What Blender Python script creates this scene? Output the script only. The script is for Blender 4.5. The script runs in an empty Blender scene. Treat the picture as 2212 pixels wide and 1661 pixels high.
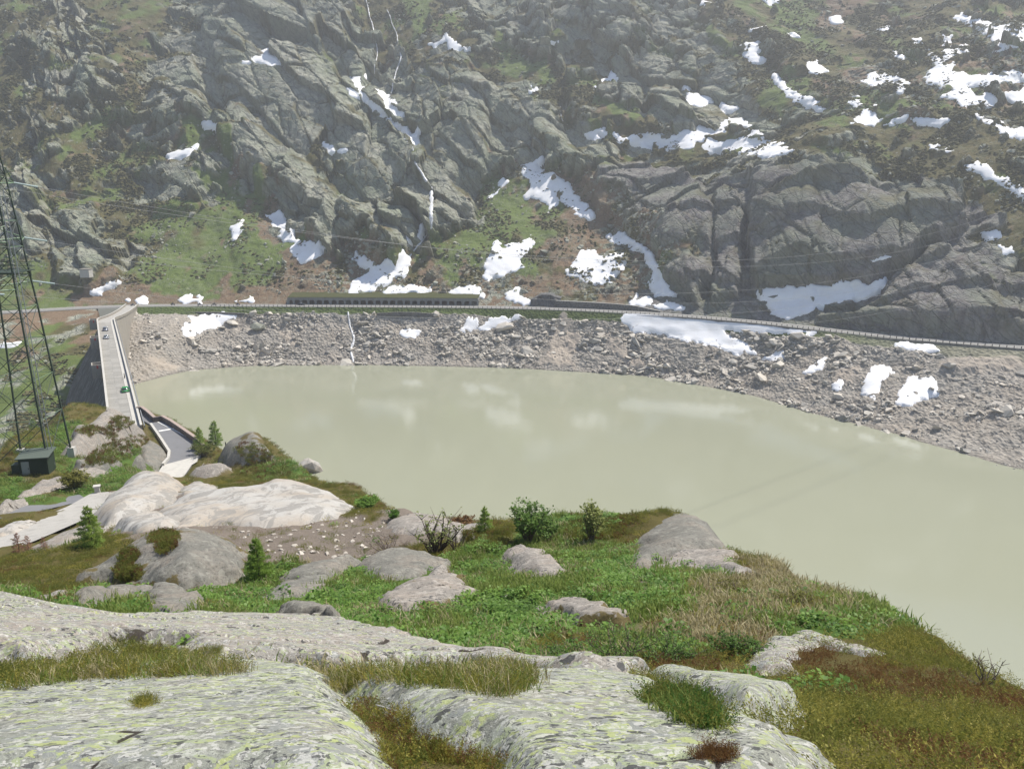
import bpy, bmesh, math, random
import numpy as np
from mathutils import Vector, Matrix

# ------------------------------------------------------------------ camera, sky, sun, exposure
scene = bpy.context.scene
COL = scene.collection
PITCH, FD, CX, CY, CAMZ = math.radians(14.0), 1613.8, 1106.0, 830.5, 81.0   # focal length in 2212-wide picture units
cam = bpy.data.cameras.new("camera"); camo = bpy.data.objects.new("camera", cam); COL.objects.link(camo)
cam.sensor_width = 36.0; cam.lens = 36.0 * FD / 2212.0
cam.clip_start = 0.1; cam.clip_end = 5000
camo.location = (0, 0, CAMZ); camo.rotation_euler = (math.radians(90) - PITCH, 0, 0)
scene.camera = camo

SUN_AZ, SUN_EL = math.radians(55), math.radians(61)
world = bpy.data.worlds.new("World"); scene.world = world; world.use_nodes = True
_nt = world.node_tree
_sky = _nt.nodes.new("ShaderNodeTexSky"); _sky.sky_type = 'NISHITA'; _sky.sun_disc = False
_sky.sun_elevation = SUN_EL; _sky.sun_rotation = SUN_AZ; _sky.altitude = 1800; _sky.dust_density = 1.5
_bg = _nt.nodes["Background"]; _bg.inputs[1].default_value = 0.11
_nt.links.new(_sky.outputs[0], _bg.inputs[0])
sun = bpy.data.lights.new("sun", 'SUN'); suno = bpy.data.objects.new("sun", sun); COL.objects.link(suno)
sun.energy = 4.8; sun.angle = math.radians(0.53); sun.color = (1.0, 0.95, 0.87)
_sd = Vector((math.cos(SUN_EL) * math.sin(SUN_AZ), math.cos(SUN_EL) * math.cos(SUN_AZ), math.sin(SUN_EL)))
suno.rotation_euler = _sd.to_track_quat('Z', 'Y').to_euler(); suno.location = (200, 300, 500)
vs = scene.view_settings
vs.view_transform = 'Standard'; vs.look = 'None'; vs.exposure = 0.58; vs.gamma = 1.0; vs.use_curve_mapping = False
scene.cycles.max_bounces = 5; scene.cycles.diffuse_bounces = 2; scene.cycles.glossy_bounces = 2
scene.cycles.transmission_bounces = 3; scene.cycles.transparent_max_bounces = 6; scene.cycles.volume_bounces = 0

rnd = random.Random(7)
RNG = np.random.default_rng(11)
CT, ST = math.cos(PITCH), math.sin(PITCH)

# ------------------------------------------------------------------ helpers: sight lines, noise, polygons
def ray(px, py):
    X, Y = px - CX, CY - py
    return np.array([X, Y * ST + FD * CT, Y * CT - FD * ST])
def at_z(px, py, z):
    d = ray(px, py); return np.array([0, 0, CAMZ]) + d * ((z - CAMZ) / d[2])
def at_y(px, py, y):
    d = ray(px, py); return np.array([0, 0, CAMZ]) + d * (y / d[1])
def project(P):
    x, y, z = P[..., 0], P[..., 1], P[..., 2] - CAMZ
    dep = y * CT - z * ST; up = y * ST + z * CT
    dep = np.maximum(dep, 0.05)
    return CX + FD * x / dep, CY - FD * up / dep

_HT = np.random.default_rng(5).random((1024, 1024))
def h2(ix, iy, s):
    return _HT[(np.asarray(ix).astype(np.int32) + s * 37) & 1023, (np.asarray(iy).astype(np.int32) + s * 91) & 1023]
def vn(x, y, s=0):
    ix, iy = np.floor(x), np.floor(y); fx, fy = x - ix, y - iy
    fx = fx * fx * (3 - 2 * fx); fy = fy * fy * (3 - 2 * fy)
    a, b, c, d = h2(ix, iy, s), h2(ix + 1, iy, s), h2(ix, iy + 1, s), h2(ix + 1, iy + 1, s)
    return (a + (b - a) * fx) + ((c + (d - c) * fx) - (a + (b - a) * fx)) * fy - 0.5
def fbm(x, y, s=0, o=4, g=0.5):
    r, a = 0, 1.0
    for i in range(o):
        r = r + a * vn(x * 2 ** i + 17.3 * i, y * 2 ** i - 9.1 * i, s + i); a *= g
    return r
def facet(x, y, s=0, tilt=1.0):
    """tilted flat facets over irregular cells: height, and how far the cell border is"""
    ix, iy = np.floor(x), np.floor(y)
    best = np.full(x.shape, 9.0); sec = np.full(x.shape, 9.0); h = np.zeros(x.shape)
    for ox in (-1, 0, 1):
        for oy in (-1, 0, 1):
            cx, cy = ix + ox, iy + oy
            dx = x - cx - 0.1 - 0.8 * h2(cx, cy, s); dy = y - cy - 0.1 - 0.8 * h2(cx, cy, s + 1)
            d = dx * dx + dy * dy
            hh = (h2(cx, cy, s + 2) - 0.5) + tilt * ((h2(cx, cy, s + 3) - 0.5) * dx + (h2(cx, cy, s + 4) - 0.5) * dy) * 2
            nb = d < best
            sec = np.where(nb, best, np.minimum(sec, d)); h = np.where(nb, hh, h); best = np.where(nb, d, best)
    return h, np.sqrt(sec) - np.sqrt(best)
def sstep(a, b, x):
    t = np.clip((x - a) / (b - a), 0, 1); return t * t * (3 - 2 * t)
def psdf(x, y, poly, margin=1e9):
    """signed distance to a polygon, positive inside"""
    p = np.asarray(poly, float); x = np.asarray(x, float); y = np.asarray(y, float)
    out = np.full(x.shape, -margin if margin < 1e8 else -1e9)
    sel = (x > p[:, 0].min() - margin) & (x < p[:, 0].max() + margin) & (y > p[:, 1].min() - margin) & (y < p[:, 1].max() + margin)
    X, Y = x[sel], y[sel]
    if X.size == 0: return out
    d = np.full(X.shape, 1e18); ins = np.zeros(X.shape, bool)
    for (x0, y0), (x1, y1) in zip(p, np.roll(p, -1, 0)):
        ex, ey = x1 - x0, y1 - y0
        t = np.clip(((X - x0) * ex + (Y - y0) * ey) / (ex * ex + ey * ey + 1e-12), 0, 1)
        d = np.minimum(d, (X - x0 - t * ex) ** 2 + (Y - y0 - t * ey) ** 2)
        if y0 != y1:
            ins ^= ((y0 > Y) != (y1 > Y)) & (X < (x1 - x0) * (Y - y0) / (y1 - y0) + x0)
    d = np.sqrt(d); out[sel] = np.where(ins, d, -d)
    return out
def blur(A, k):
    for ax in (0, 1):
        for _ in range(2):
            P = np.concatenate([np.repeat(np.take(A, [0], ax), k + 1, ax), A, np.repeat(np.take(A, [-1], ax), k, ax)], ax)
            c = np.cumsum(P, ax); n = A.shape[ax]
            A = (np.take(c, range(2 * k + 1, 2 * k + 1 + n), ax) - np.take(c, range(0, n), ax)) / (2 * k + 1)
    return A
def amap(rows, x, y, x0, y0, dx, dy, table):
    """soft lookup in a character map of ground covers -> channels"""
    R = [(r + r[-1] * 40)[:40] for r in rows]
    T = np.array([[table[c] for c in r] for r in R], float)
    gx = np.clip((x - x0) / dx - 0.5, 0, 38.999); gy = np.clip((y - y0) / dy - 0.5, 0, len(R) - 1.001)
    ix, iy = gx.astype(int), gy.astype(int); fx, fy = (gx - ix)[..., None], (gy - iy)[..., None]
    return (T[iy, ix] * (1 - fx) + T[iy, ix + 1] * fx) * (1 - fy) + (T[iy + 1, ix] * (1 - fx) + T[iy + 1, ix + 1] * fx) * fy

# ------------------------------------------------------------------ helpers: objects
def tag(o, label=None, cat=None, group=None, kind=None):
    if label: o["label"] = label
    if cat: o["category"] = cat
    if group: o["group"] = group
    if kind: o["kind"] = kind
    return o
def mesh_np(name, V, F, mat=None, smooth=False, attr=None):
    me = bpy.data.meshes.new(name)
    V = np.asarray(V, np.float32).reshape(-1, 3); F = np.asarray(F, np.int32)
    me.vertices.add(len(V)); me.vertices.foreach_set("co", V.ravel())
    k = F.shape[1]; me.loops.add(F.size); me.loops.foreach_set("vertex_index", F.ravel())
    me.polygons.add(len(F)); me.polygons.foreach_set("loop_start", np.arange(0, F.size, k, dtype=np.int32))
    me.update(calc_edges=True)
    me.polygons.foreach_set("use_smooth", np.full(len(F), smooth))
    for n, A in (attr or {}).items():
        a = me.color_attributes.new(n, 'FLOAT_COLOR', 'POINT'); a.data.foreach_set("color", np.asarray(A, np.float32).ravel())
    if mat: me.materials.append(mat)
    me.validate(); return me
def link(name, me, parent=None, loc=None):
    o = bpy.data.objects.new(name, me); COL.objects.link(o)
    if parent is not None: o.parent = parent
    if loc is not None: o.location = loc
    return o
def empty(name, loc=(0, 0, 0), rz=0):
    o = bpy.data.objects.new(name, None); COL.objects.link(o); o.location = loc; o.rotation_euler = (0, 0, rz)
    o.empty_display_size = 0.3; return o
def grid_faces(n, m):
    i = np.arange(n * m).reshape(n, m)
    return np.stack([i[:-1, :-1], i[:-1, 1:], i[1:, 1:], i[1:, :-1]], -1).reshape(-1, 4)
class MB:
    """collects simple solids into one mesh"""
    def __init__(s): s.v = []; s.f = []
    def add(s, V, F):
        b = len(s.v); s.v += [tuple(p) for p in V]; s.f += [tuple(i + b for i in f) for f in F]; return s
    def box(s, c, d, rz=0, taper=1.0):
        x, y, z = d[0] / 2, d[1] / 2, d[2] / 2; cr, sr = math.cos(rz), math.sin(rz); V = []
        for k, (a, b, e) in enumerate([(-1, -1, -1), (1, -1, -1), (1, 1, -1), (-1, 1, -1), (-1, -1, 1), (1, -1, 1), (1, 1, 1), (-1, 1, 1)]):
            t = taper if e > 0 else 1; px, py = a * x * t, b * y * t
            V.append((c[0] + px * cr - py * sr, c[1] + px * sr + py * cr, c[2] + e * z))
        return s.add(V, [(3, 2, 1, 0), (4, 5, 6, 7), (0, 1, 5, 4), (1, 2, 6, 5), (2, 3, 7, 6), (3, 0, 4, 7)])
    def tube(s, pts, r, n=6, cap=True):
        pts = [Vector(p) for p in pts]; R = r if isinstance(r, (list, tuple)) else [r] * len(pts); rings = []
        for i, p in enumerate(pts):
            t = (pts[min(i + 1, len(pts) - 1)] - pts[max(i - 1, 0)])
            t = t.normalized() if t.length > 1e-9 else Vector((0, 0, 1))
            a = t.orthogonal().normalized() if abs(t.z) > 0.99 else t.cross(Vector((0, 0, 1))).normalized(); b = t.cross(a)
            rings.append([p + (a * math.cos(2 * math.pi * k / n) + b * math.sin(2 * math.pi * k / n)) * R[i] for k in range(n)])
        V = [q for g in rings for q in g]; F = []
        for i in range(len(pts) - 1):
            for k in range(n):
                F.append((i * n + k, i * n + (k + 1) % n, (i + 1) * n + (k + 1) % n, (i + 1) * n + k))
        if cap: F += [tuple(range(n))[::-1], tuple((len(pts) - 1) * n + k for k in range(n))]
        return s.add(V, F)
    def prism(s, poly, z0, z1):
        n = len(poly); V = [(p[0], p[1], z0) for p in poly] + [(p[0], p[1], z1) for p in poly]
        return s.add(V, [tuple(range(n))[::-1], tuple(range(n, 2 * n))] + [(i, (i + 1) % n, n + (i + 1) % n, n + i) for i in range(n)])
    def mesh(s, name, mat, smooth=False):
        me = bpy.data.meshes.new(name); me.from_pydata(s.v, [], s.f); me.materials.append(mat)
        if smooth: me.polygons.foreach_set("use_smooth", [True] * len(me.polygons))
        me.update(); return me
    def build(s, name, mat, parent=None, smooth=False, loc=None):
        return link(name, s.mesh(name, mat, smooth), parent, loc)

# ------------------------------------------------------------------ materials
class NM:
    def __init__(s, name, rough=0.9, spec=0.25):
        s.m = bpy.data.materials.new(name); s.m.use_nodes = True; s.t = s.m.node_tree
        s.p = s.t.nodes["Principled BSDF"]; s.p.inputs["Roughness"].default_value = rough
        s.p.inputs["Specular IOR Level"].default_value = spec; s.out = s.t.nodes["Material Output"]
    def set(s, node, key, v):
        i = node.inputs[key]
        if isinstance(v, bpy.types.NodeSocket): s.t.links.new(v, i)
        elif isinstance(v, (tuple, list)) and len(v) == 3 and i.type == 'RGBA': i.default_value = (*v, 1)
        else: i.default_value = v
    def nd(s, typ, ins=None, **props):
        n = s.t.nodes.new(typ)
        for k, v in props.items(): setattr(n, k, v)
        for k, v in (ins or {}).items(): s.set(n, k, v)
        return n
    def coord(s, scale=(1, 1, 1), rot=(0, 0, 0), kind='Object'):
        if not hasattr(s, 'tc'): s.tc = s.nd("ShaderNodeTexCoord")
        return s.nd("ShaderNodeMapping", {0: s.tc.outputs[kind], 2: rot, 3: scale}).outputs[0]
    def noise(s, scale, detail=4, rough=0.6, vec=None, dist=0.0, **k):
        return s.nd("ShaderNodeTexNoise", {"Vector": vec if vec is not None else s.coord(), "Scale": scale, "Detail": detail, "Roughness": rough, "Distortion": dist}).outputs[0]
    def voro(s, scale, vec=None, feature='F1', out=0, rand=1.0):
        return s.nd("ShaderNodeTexVoronoi", {"Vector": vec if vec is not None else s.coord(), "Scale": scale, "Randomness": rand}, feature=feature).outputs[out]
    def ramp(s, f, stops, interp='LINEAR'):
        n = s.nd("ShaderNodeValToRGB", {0: f}); r = n.color_ramp; r.interpolation = interp
        while len(r.elements) < len(stops): r.elements.new(0.5)
        for e, (p, c) in zip(r.elements, stops):
            e.position = p; e.color = (*c, 1) if isinstance(c, (tuple, list)) else (c, c, c, 1)
        return n.outputs[0]
    def mix(s, f, a, b, blend='MIX'):
        n = s.nd("ShaderNodeMix", data_type='RGBA', blend_type=blend)
        s.set(n, 0, f); s.set(n, 6, a); s.set(n, 7, b); return n.outputs[2]
    def math(s, op, a, b=0.0, clamp=False):
        n = s.nd("ShaderNodeMath", operation=op, use_clamp=clamp); s.set(n, 0, a); s.set(n, 1, b); return n.outputs[0]
    def attr(s, name):
        n = s.nd("ShaderNodeAttribute", attribute_name=name); sp = s.nd("ShaderNodeSeparateColor", {0: n.outputs[0]})
        return sp.outputs[0], sp.outputs[1], sp.outputs[2], n.outputs[3]
    def bump(s, h, strength=0.5, dist=0.1, prev=None):
        n = s.nd("ShaderNodeBump", {"Height": h, "Strength": strength, "Distance": dist})
        if prev is not None: s.set(n, "Normal", prev)
        s.set(s.p, "Normal", n.outputs[0]); return n.outputs[0]
    def base(s, c): s.set(s.p, "Base Color", c); return s
    def rand(s):
        return s.nd("ShaderNodeObjectInfo").outputs["Random"]
MATS = {}
def plain(name, col, rough=0.8, spec=0.3, var=0.25, scale=6.0, metal=0.0, bump=0.0):
    if name in MATS: return MATS[name]
    n = NM(name, rough, spec); f = n.noise(scale, 5, 0.65)
    n.base(n.mix(f, tuple(c * (1 - var) for c in col), tuple(min(1, c * (1 + var)) for c in col)))
    n.p.inputs["Metallic"].default_value = metal
    if bump: n.bump(f, bump, 0.05)
    MATS[name] = n.m; return n.m

def mat_mountain():
    n = NM("mountain_ground", 0.92, 0.15); r, g, b, a = n.attr("cover")
    big = n.noise(0.035, 4, 0.6); mid = n.noise(0.22, 5, 0.7); fine = n.noise(1.3, 4, 0.75)
    streak = n.noise(1.0, 5, 0.7, n.coord((0.28, 0.28, 0.03), (0.0, 0.5, 0)), 0.4)
    rock = n.mix(n.ramp(mid, [(0.3, 0.0), (0.7, 1.0)]), (0.215, 0.22, 0.17), (0.41, 0.40, 0.325))
    rock = n.mix(n.ramp(big, [(0.4, 0.0), (0.62, 0.75)]), rock, (0.21, 0.235, 0.165))
    rock = n.mix(n.ramp(streak, [(0.5, 0.0), (0.62, 0.45)]), rock, (0.12, 0.115, 0.11))
    slab = n.mix(n.ramp(streak, [(0.4, 0.0), (0.62, 1.0)]), (0.245, 0.235, 0.213), (0.13, 0.117, 0.119))
    slab = n.mix(n.ramp(big, [(0.45, 0.0), (0.6, 0.7)]), slab, (0.18, 0.195, 0.145))
    rock = n.mix(a, rock, slab)
    dip = n.nd("ShaderNodeVectorRotate", {"Vector": n.coord(), "Angle": -0.8}, rotation_type='Y_AXIS').outputs[0]
    jv = n.nd("ShaderNodeVectorMath", {0: n.nd("ShaderNodeMapping", {0: dip, 3: (0.022, 0.06, 0.15)}).outputs[0], 1: n.nd("ShaderNodeVectorMath", {0: n.nd("ShaderNodeTexNoise", {"Vector": n.coord(), "Scale": 0.09, "Detail": 3.0}).outputs[1], 1: (0.5, 0.5, 0.5)}, operation='MULTIPLY').outputs[0]}, operation='ADD').outputs[0]
    joint = n.voro(1.0, jv, 'DISTANCE_TO_EDGE'); joint2 = n.voro(3.1, jv, 'DISTANCE_TO_EDGE')
    jl = n.math('MAXIMUM', n.ramp(joint, [(0.0, 1.0), (0.035, 0.0)]), n.ramp(joint2, [(0.0, 0.75), (0.05, 0.0)]))
    rock = n.mix(n.math('MULTIPLY', jl, 0.6), rock, (0.06, 0.06, 0.045))
    lich = n.ramp(fine, [(0.56, 0.0), (0.68, 0.5)]); rock = n.mix(lich, rock, (0.33, 0.33, 0.27))
    veg = n.mix(n.ramp(mid, [(0.35, 0.0), (0.65, 1.0)]), (0.085, 0.082, 0.030), (0.135, 0.105, 0.045))
    veg = n.mix(n.ramp(fine, [(0.45, 0.0), (0.7, 0.8)]), veg, (0.055, 0.064, 0.022))
    grass = n.mix(n.ramp(fine, [(0.3, 0.0), (0.7, 1.0)]), (0.075, 0.115, 0.028), (0.145, 0.175, 0.052))
    soil = n.mix(n.ramp(fine, [(0.35, 0.0), (0.65, 1.0)]), (0.13, 0.088, 0.055), (0.235, 0.17, 0.11))
    c = n.mix(g, veg, grass); c = n.mix(b, c, soil); c = n.mix(r, c, rock)
    n.base(c)
    cr = n.voro(0.16, n.coord((1, 1, 1.6), (0.2, 0.5, 0.3)), 'DISTANCE_TO_EDGE')
    h = n.math('ADD', n.math('MULTIPLY', mid, 1.4), fine)
    h = n.math('ADD', h, n.math('MULTIPLY', n.ramp(cr, [(0.0, 0.0), (0.06, 1.0)]), n.math('MULTIPLY', r, 0.7)))
    h = n.math('SUBTRACT', h, n.math('MULTIPLY', n.math('MULTIPLY', jl, r), 1.2))
    n.bump(h, 0.75, 0.5)
    return n.m
def mat_shore():
    n = NM("shore_scree", 0.95, 0.15); r, g, b, a = n.attr("cover")
    st = n.voro(0.75, None, 'F1', 1); f = n.noise(0.9, 5, 0.75); big = n.noise(0.05, 4, 0.6)
    c = n.mix(n.ramp(f, [(0.3, 0.0), (0.7, 1.0)]), (0.21, 0.19, 0.16), (0.40, 0.365, 0.31))
    c = n.mix(n.ramp(big, [(0.4, 0.0), (0.65, 0.8)]), c, (0.34, 0.285, 0.22))
    sv = n.nd("ShaderNodeSeparateColor", {0: st}).outputs[0]
    c = n.mix(0.35, c, n.mix(sv, (0.17, 0.165, 0.16), (0.42, 0.395, 0.355)))
    grass = n.mix(f, (0.05, 0.085, 0.022), (0.11, 0.13, 0.045))
    slab = n.mix(f, (0.33, 0.28, 0.225), (0.46, 0.40, 0.33))
    c = n.mix(g, c, grass); c = n.mix(b, c, slab); c = n.mix(a, c, (0.10, 0.09, 0.075)); n.base(c)
    d = n.voro(0.75); n.bump(n.math('ADD', n.math('MULTIPLY', d, n.math('SUBTRACT', 1.0, b)), n.math('MULTIPLY', f, 0.5)), 0.9, 0.7)
    return n.m
def mat_stone(name, lo, hi, sc=1.2):
    n = NM(name, 0.9, 0.2); f = n.noise(sc, 5, 0.7); k = n.rand()
    c = n.mix(k, lo, hi); c = n.mix(n.ramp(f, [(0.35, 0.0), (0.7, 0.7)]), c, tuple(min(1, 1.35 * x) for x in hi))
    n.base(c); n.bump(f, 0.5, 0.25); return n.m
def wear(n, c):
    """soil in the joints (red) and dry moss cushions (green) kept on the rock mesh"""
    r, g, b, a = n.attr("wear"); f = n.noise(7, 5, 0.75)
    moss = n.mix(f, (0.055, 0.045, 0.018), (0.16, 0.125, 0.045))
    c = n.mix(n.ramp(n.math('ADD', g, n.math('MULTIPLY', n.math('SUBTRACT', f, 0.5), 0.8)), [(0.45, 0.0), (0.55, 0.95)]), c, moss)
    return n.mix(n.ramp(n.math('ADD', r, n.math('MULTIPLY', n.math('SUBTRACT', f, 0.5), 0.9)), [(0.5, 0.0), (0.62, 0.95)]), c, (0.035, 0.028, 0.022))
def mat_granite(name, light, lichen, dark, warm, sc=1.0, stretch=(1, 1, 1)):
    """pale weathered granite with crusts of map lichen, black lichen specks and crystal grain"""
    n = NM(name, 0.9, 0.2); v = n.coord(stretch)
    big = n.noise(0.5 * sc, 5, 0.65, v); mid = n.noise(4.5 * sc, 7, 0.75, v, 0.4); fin = n.noise(13 * sc, 6, 0.8, n.coord(stretch, (0.4, 0, 0.9)), 0.5); grain = n.noise(60 * sc, 4, 0.9, n.coord())
    c = n.mix(n.ramp(big, [(0.3, 0.0), (0.7, 1.0)]), tuple(light[i] * 0.78 for i in range(3)), light)
    c = n.mix(n.ramp(n.noise(0.9 * sc, 4, 0.6, n.coord((1, 1, 1), (1, 0, 0))), [(0.45, 0.0), (0.65, warm)]), c, (0.42, 0.335, 0.26))
    c = n.mix(n.ramp(fin, [(0.42, 0.8), (0.49, 0.0)]), c, tuple(x * 0.42 for x in light))
    c = n.mix(n.ramp(mid, [(0.53, 0.0), (0.58, 0.7)]), c, tuple(min(1, x * 1.4) for x in light))
    c = n.mix(n.ramp(grain, [(0.38, 0.5), (0.52, 0.0)]), c, (0.13, 0.13, 0.125))
    wob = n.nd("ShaderNodeMix", data_type='VECTOR'); n.set(wob, 0, 0.16); n.set(wob, 4, v); n.set(wob, 5, n.nd("ShaderNodeTexNoise", {"Vector": v, "Scale": 9.0 * sc, "Detail": 4.0}).outputs[1])
    wv = wob.outputs[1]
    def crust(scale, lo, hi, size, col, k, off):
        """separate rounded crusts: some cells of a scattering carry one, each of its own size"""
        vv = n.nd("ShaderNodeTexVoronoi", {"Vector": n.nd("ShaderNodeVectorMath", {0: wv, 1: off}, operation='ADD').outputs[0], "Scale": scale * sc})
        cc = n.nd("ShaderNodeSeparateColor", {0: vv.outputs[1]}); here = n.ramp(n.math('ADD', cc.outputs[0], n.math('MULTIPLY', n.math('SUBTRACT', big, 0.5), 1.6)), [(lo, 0.0), (hi, 1.0)])
        rad = n.math('MULTIPLY', n.math('ADD', cc.outputs[1], 0.45), size); msk = n.ramp(n.math('SUBTRACT', rad, vv.outputs[0]), [(0.0, 0.0), (0.07, 1.0)])
        return n.mix(n.math('MULTIPLY', n.math('MULTIPLY', here, msk), k), c, col)
    if lichen > 0:
        c = crust(7.0, 0.62 - .3 * lichen, 0.66 - .3 * lichen, .55, (0.24, 0.25, 0.235), .75, (0, 0, 0)); c = crust(11.0, 0.70 - .35 * lichen, 0.74 - .35 * lichen, .55, (0.31, 0.35, 0.20), .8, (3, 1, 2))
        c = crust(16.0, 0.86 - .3 * lichen, 0.90 - .3 * lichen, .5, (0.37, 0.41, 0.15), .7, (7, 5, 1)); c = crust(24.0, 0.62 - .2 * lichen, 0.66 - .2 * lichen, .5, (0.52, 0.51, 0.47), .65, (1, 9, 4))
    if dark > 0:
        c = crust(14.0, 0.98 - .22 * dark, 1.0 - .2 * dark, .5, (0.06, 0.06, 0.06), .9, (2, 4, 8)); c = crust(34.0, 0.96 - .3 * dark, 0.99 - .3 * dark, .5, (0.075, 0.075, 0.075), .85, (5, 3, 6))
    c = wear(n, c); n.base(c)
    h = n.math('ADD', n.math('MULTIPLY', mid, 1.0), n.math('MULTIPLY', grain, 0.25)); h = n.math('ADD', h, n.math('MULTIPLY', fin, 0.6)); n.bump(h, 0.6, 0.06 / sc)
    return n.m
def mat_near_ground():
    n = NM("near_ground", 0.95, 0.1); r, g, b, a = n.attr("cover")
    f = n.noise(2.5, 6, 0.75); m = n.noise(0.5, 4, 0.6); fs = n.noise(14, 4, 0.8)
    grass = n.mix(f, (0.05, 0.09, 0.02), (0.11, 0.17, 0.04)); heath = n.mix(f, (0.06, 0.058, 0.02), (0.15, 0.12, 0.045))
    dry = n.mix(f, (0.11, 0.095, 0.05), (0.25, 0.21, 0.13)); earth = n.mix(n.ramp(fs, [(0.35, 0.0), (0.7, 1.0)]), (0.12, 0.096, 0.075), (0.28, 0.24, 0.20))
    c = n.mix(g, heath, grass); c = n.mix(b, c, dry); c = n.mix(a, c, earth); n.base(c)
    n.bump(n.math('ADD', f, n.math('MULTIPLY', fs, 0.5)), 0.9, 0.15); return n.m
def mat_leaf(name, c0, c1, trans=0.35, rough=0.6):
    n = NM(name, rough, 0.25); k = n.rand(); f = n.noise(3.0, 3, 0.6)
    c = n.mix(k, c0, c1); c = n.mix(n.ramp(f, [(0.45, 0.0), (0.75, 0.3)]), c, tuple(x * 0.7 for x in c0)); n.base(c)
    tr = n.nd("ShaderNodeBsdfTranslucent", {0: c}); ms = n.nd("ShaderNodeMixShader", {0: trans, 1: n.p.outputs[0], 2: tr.outputs[0]})
    n.t.links.new(ms.outputs[0], n.out.inputs[0]); return n.m
def mat_water():
    n = NM("lake_water", 0.09, 0.5); n.p.inputs["IOR"].default_value = 1.33
    w = n.noise(0.012, 3, 0.5); n.base(n.mix(w, (0.262, 0.268, 0.193), (0.300, 0.306, 0.226)))
    h = n.noise(0.9, 3, 0.6, n.coord((1, 0.55, 1))); h2_ = n.noise(0.08, 3, 0.5)
    n.bump(n.math('ADD', h, n.math('MULTIPLY', h2_, 2.0)), 0.08, 0.25); return n.m
def mat_snow():
    n = NM("old_snow", 0.75, 0.3); f = n.noise(0.16, 5, 0.6); g = n.noise(1.2, 4, 0.7)
    c = n.mix(n.ramp(f, [(0.35, 0.0), (0.75, 0.55)]), (0.86, 0.86, 0.87), (0.72, 0.68, 0.64))
    c = n.mix(n.ramp(g, [(0.66, 0.0), (0.75, 0.5)]), c, (0.45, 0.40, 0.36)); n.base(c); n.bump(g, 0.4, 0.2); return n.m
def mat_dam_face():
    n = NM("dam_concrete_shaded", 0.85, 0.25); st = n.noise(1.0, 6, 0.75, n.coord((0.5, 0.5, 0.04)), 0.3)
    c = n.mix(n.ramp(n.noise(0.12, 4), [(0.3, 0.0), (0.7, 1.0)]), (0.045, 0.043, 0.042), (0.085, 0.08, 0.076))  # concrete tone darkened to put the downstream side's shade into the colour
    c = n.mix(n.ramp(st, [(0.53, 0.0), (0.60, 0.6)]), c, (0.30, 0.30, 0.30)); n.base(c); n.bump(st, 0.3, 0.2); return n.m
def mat_concrete(name, c0, c1, stain=0.5):
    n = NM(name, 0.85, 0.25); f = n.noise(0.6, 6, 0.7); st = n.noise(1.0, 5, 0.7, n.coord((0.9, 0.9, 0.12)))
    c = n.mix(f, c0, c1); c = n.mix(n.ramp(st, [(0.5, 0.0), (0.68, stain)]), c, tuple(x * 0.45 for x in c0)); n.base(c); n.bump(f, 0.25, 0.05); return n.m
def mat_deck():
    n = NM("crest_paving", 0.85, 0.25); tc = n.coord(kind='Object')
    br = n.nd("ShaderNodeTexBrick", {"Vector": tc, "Color1": (0.36, 0.345, 0.315, 1), "Color2": (0.44, 0.42, 0.385, 1), "Mortar": (0.27, 0.26, 0.24, 1), "Scale": 0.5, "Mortar Size": 0.01})
    f = n.noise(0.4, 6, 0.7); n.base(n.mix(n.ramp(f, [(0.35, 0.35), (0.7, 0.0)]), br.outputs[0], (0.27, 0.26, 0.235))); return n.m
def stone_mesh(name, mat, dims, n=13, seed=0):
    r = random.Random(seed); bm = bmesh.new()
    for _ in range(n):
        v = Vector((r.gauss(0, 1), r.gauss(0, 1), r.gauss(0, 1))).normalized() * r.uniform(.8, 1.0); bm.verts.new((v.x * dims[0], v.y * dims[1], v.z * dims[2]))
    res = bmesh.ops.convex_hull(bm, input=bm.verts[:]); bmesh.ops.delete(bm, geom=[e for e in res["geom_interior"] if isinstance(e, bmesh.types.BMVert)], context='VERTS')
    me = bpy.data.meshes.new(name); bm.to_mesh(me); bm.free(); me.materials.append(mat); return me

# ================================================================== LARGE STRUCTURE
M_MOUNT, M_SHORE, M_SNOW, M_WATER, M_NEAR = mat_mountain(), mat_shore(), mat_snow(), mat_water(), mat_near_ground()
ROAD_Z, CREST_Z = 25.0, 31.0

# ---- course of the mountain road (plan), and the slope directions that hang on it
_rp = [(0, 676), (139, 664), (290, 659), (430, 658.5), (556, 659), (835, 660.5), (1057, 662), (1224, 666.7), (1363, 673), (1502, 683), (1669, 697), (1836, 717), (2003, 734.6), (2212, 748.5)]
_pts = np.array([at_z(x, y, ROAD_Z)[:2] for x, y in _rp])
_pts = np.vstack([[(-560, 352), (-420, 366)], _pts, [(240, 262), (330, 205), (420, 150)]])
def resample(P, step):
    d = np.r_[0, np.cumsum(np.hypot(*np.diff(P, axis=0).T))]; u = np.arange(0, d[-1], step)
    return np.stack([np.interp(u, d, P[:, i]) for i in (0, 1)], 1)
def smooth1(P, k, it=3):
    for _ in range(it):
        Q = np.concatenate([np.repeat(P[:1], k, 0), P, np.repeat(P[-1:], k, 0)]); c = np.cumsum(np.vstack([np.zeros((1, P.shape[1])), Q]), 0)
        P = (c[2 * k + 1:] - c[:-2 * k - 1]) / (2 * k + 1)
    return P
DU = 0.8
RL = smooth1(resample(_pts, DU), 22)                      # road centre line, one point each DU metres
NU = len(RL); UU = np.arange(NU) * DU
_T = smooth1(np.gradient(RL, axis=0), 45); _T /= np.hypot(_T[:, 0], _T[:, 1])[:, None]
RT = _T; RN = np.stack([-_T[:, 1], _T[:, 0]], 1)          # tangent, and uphill normal
RX = RL[:, 0]
def road_index(x): return int(np.argmin(np.abs(RX - x)))

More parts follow.
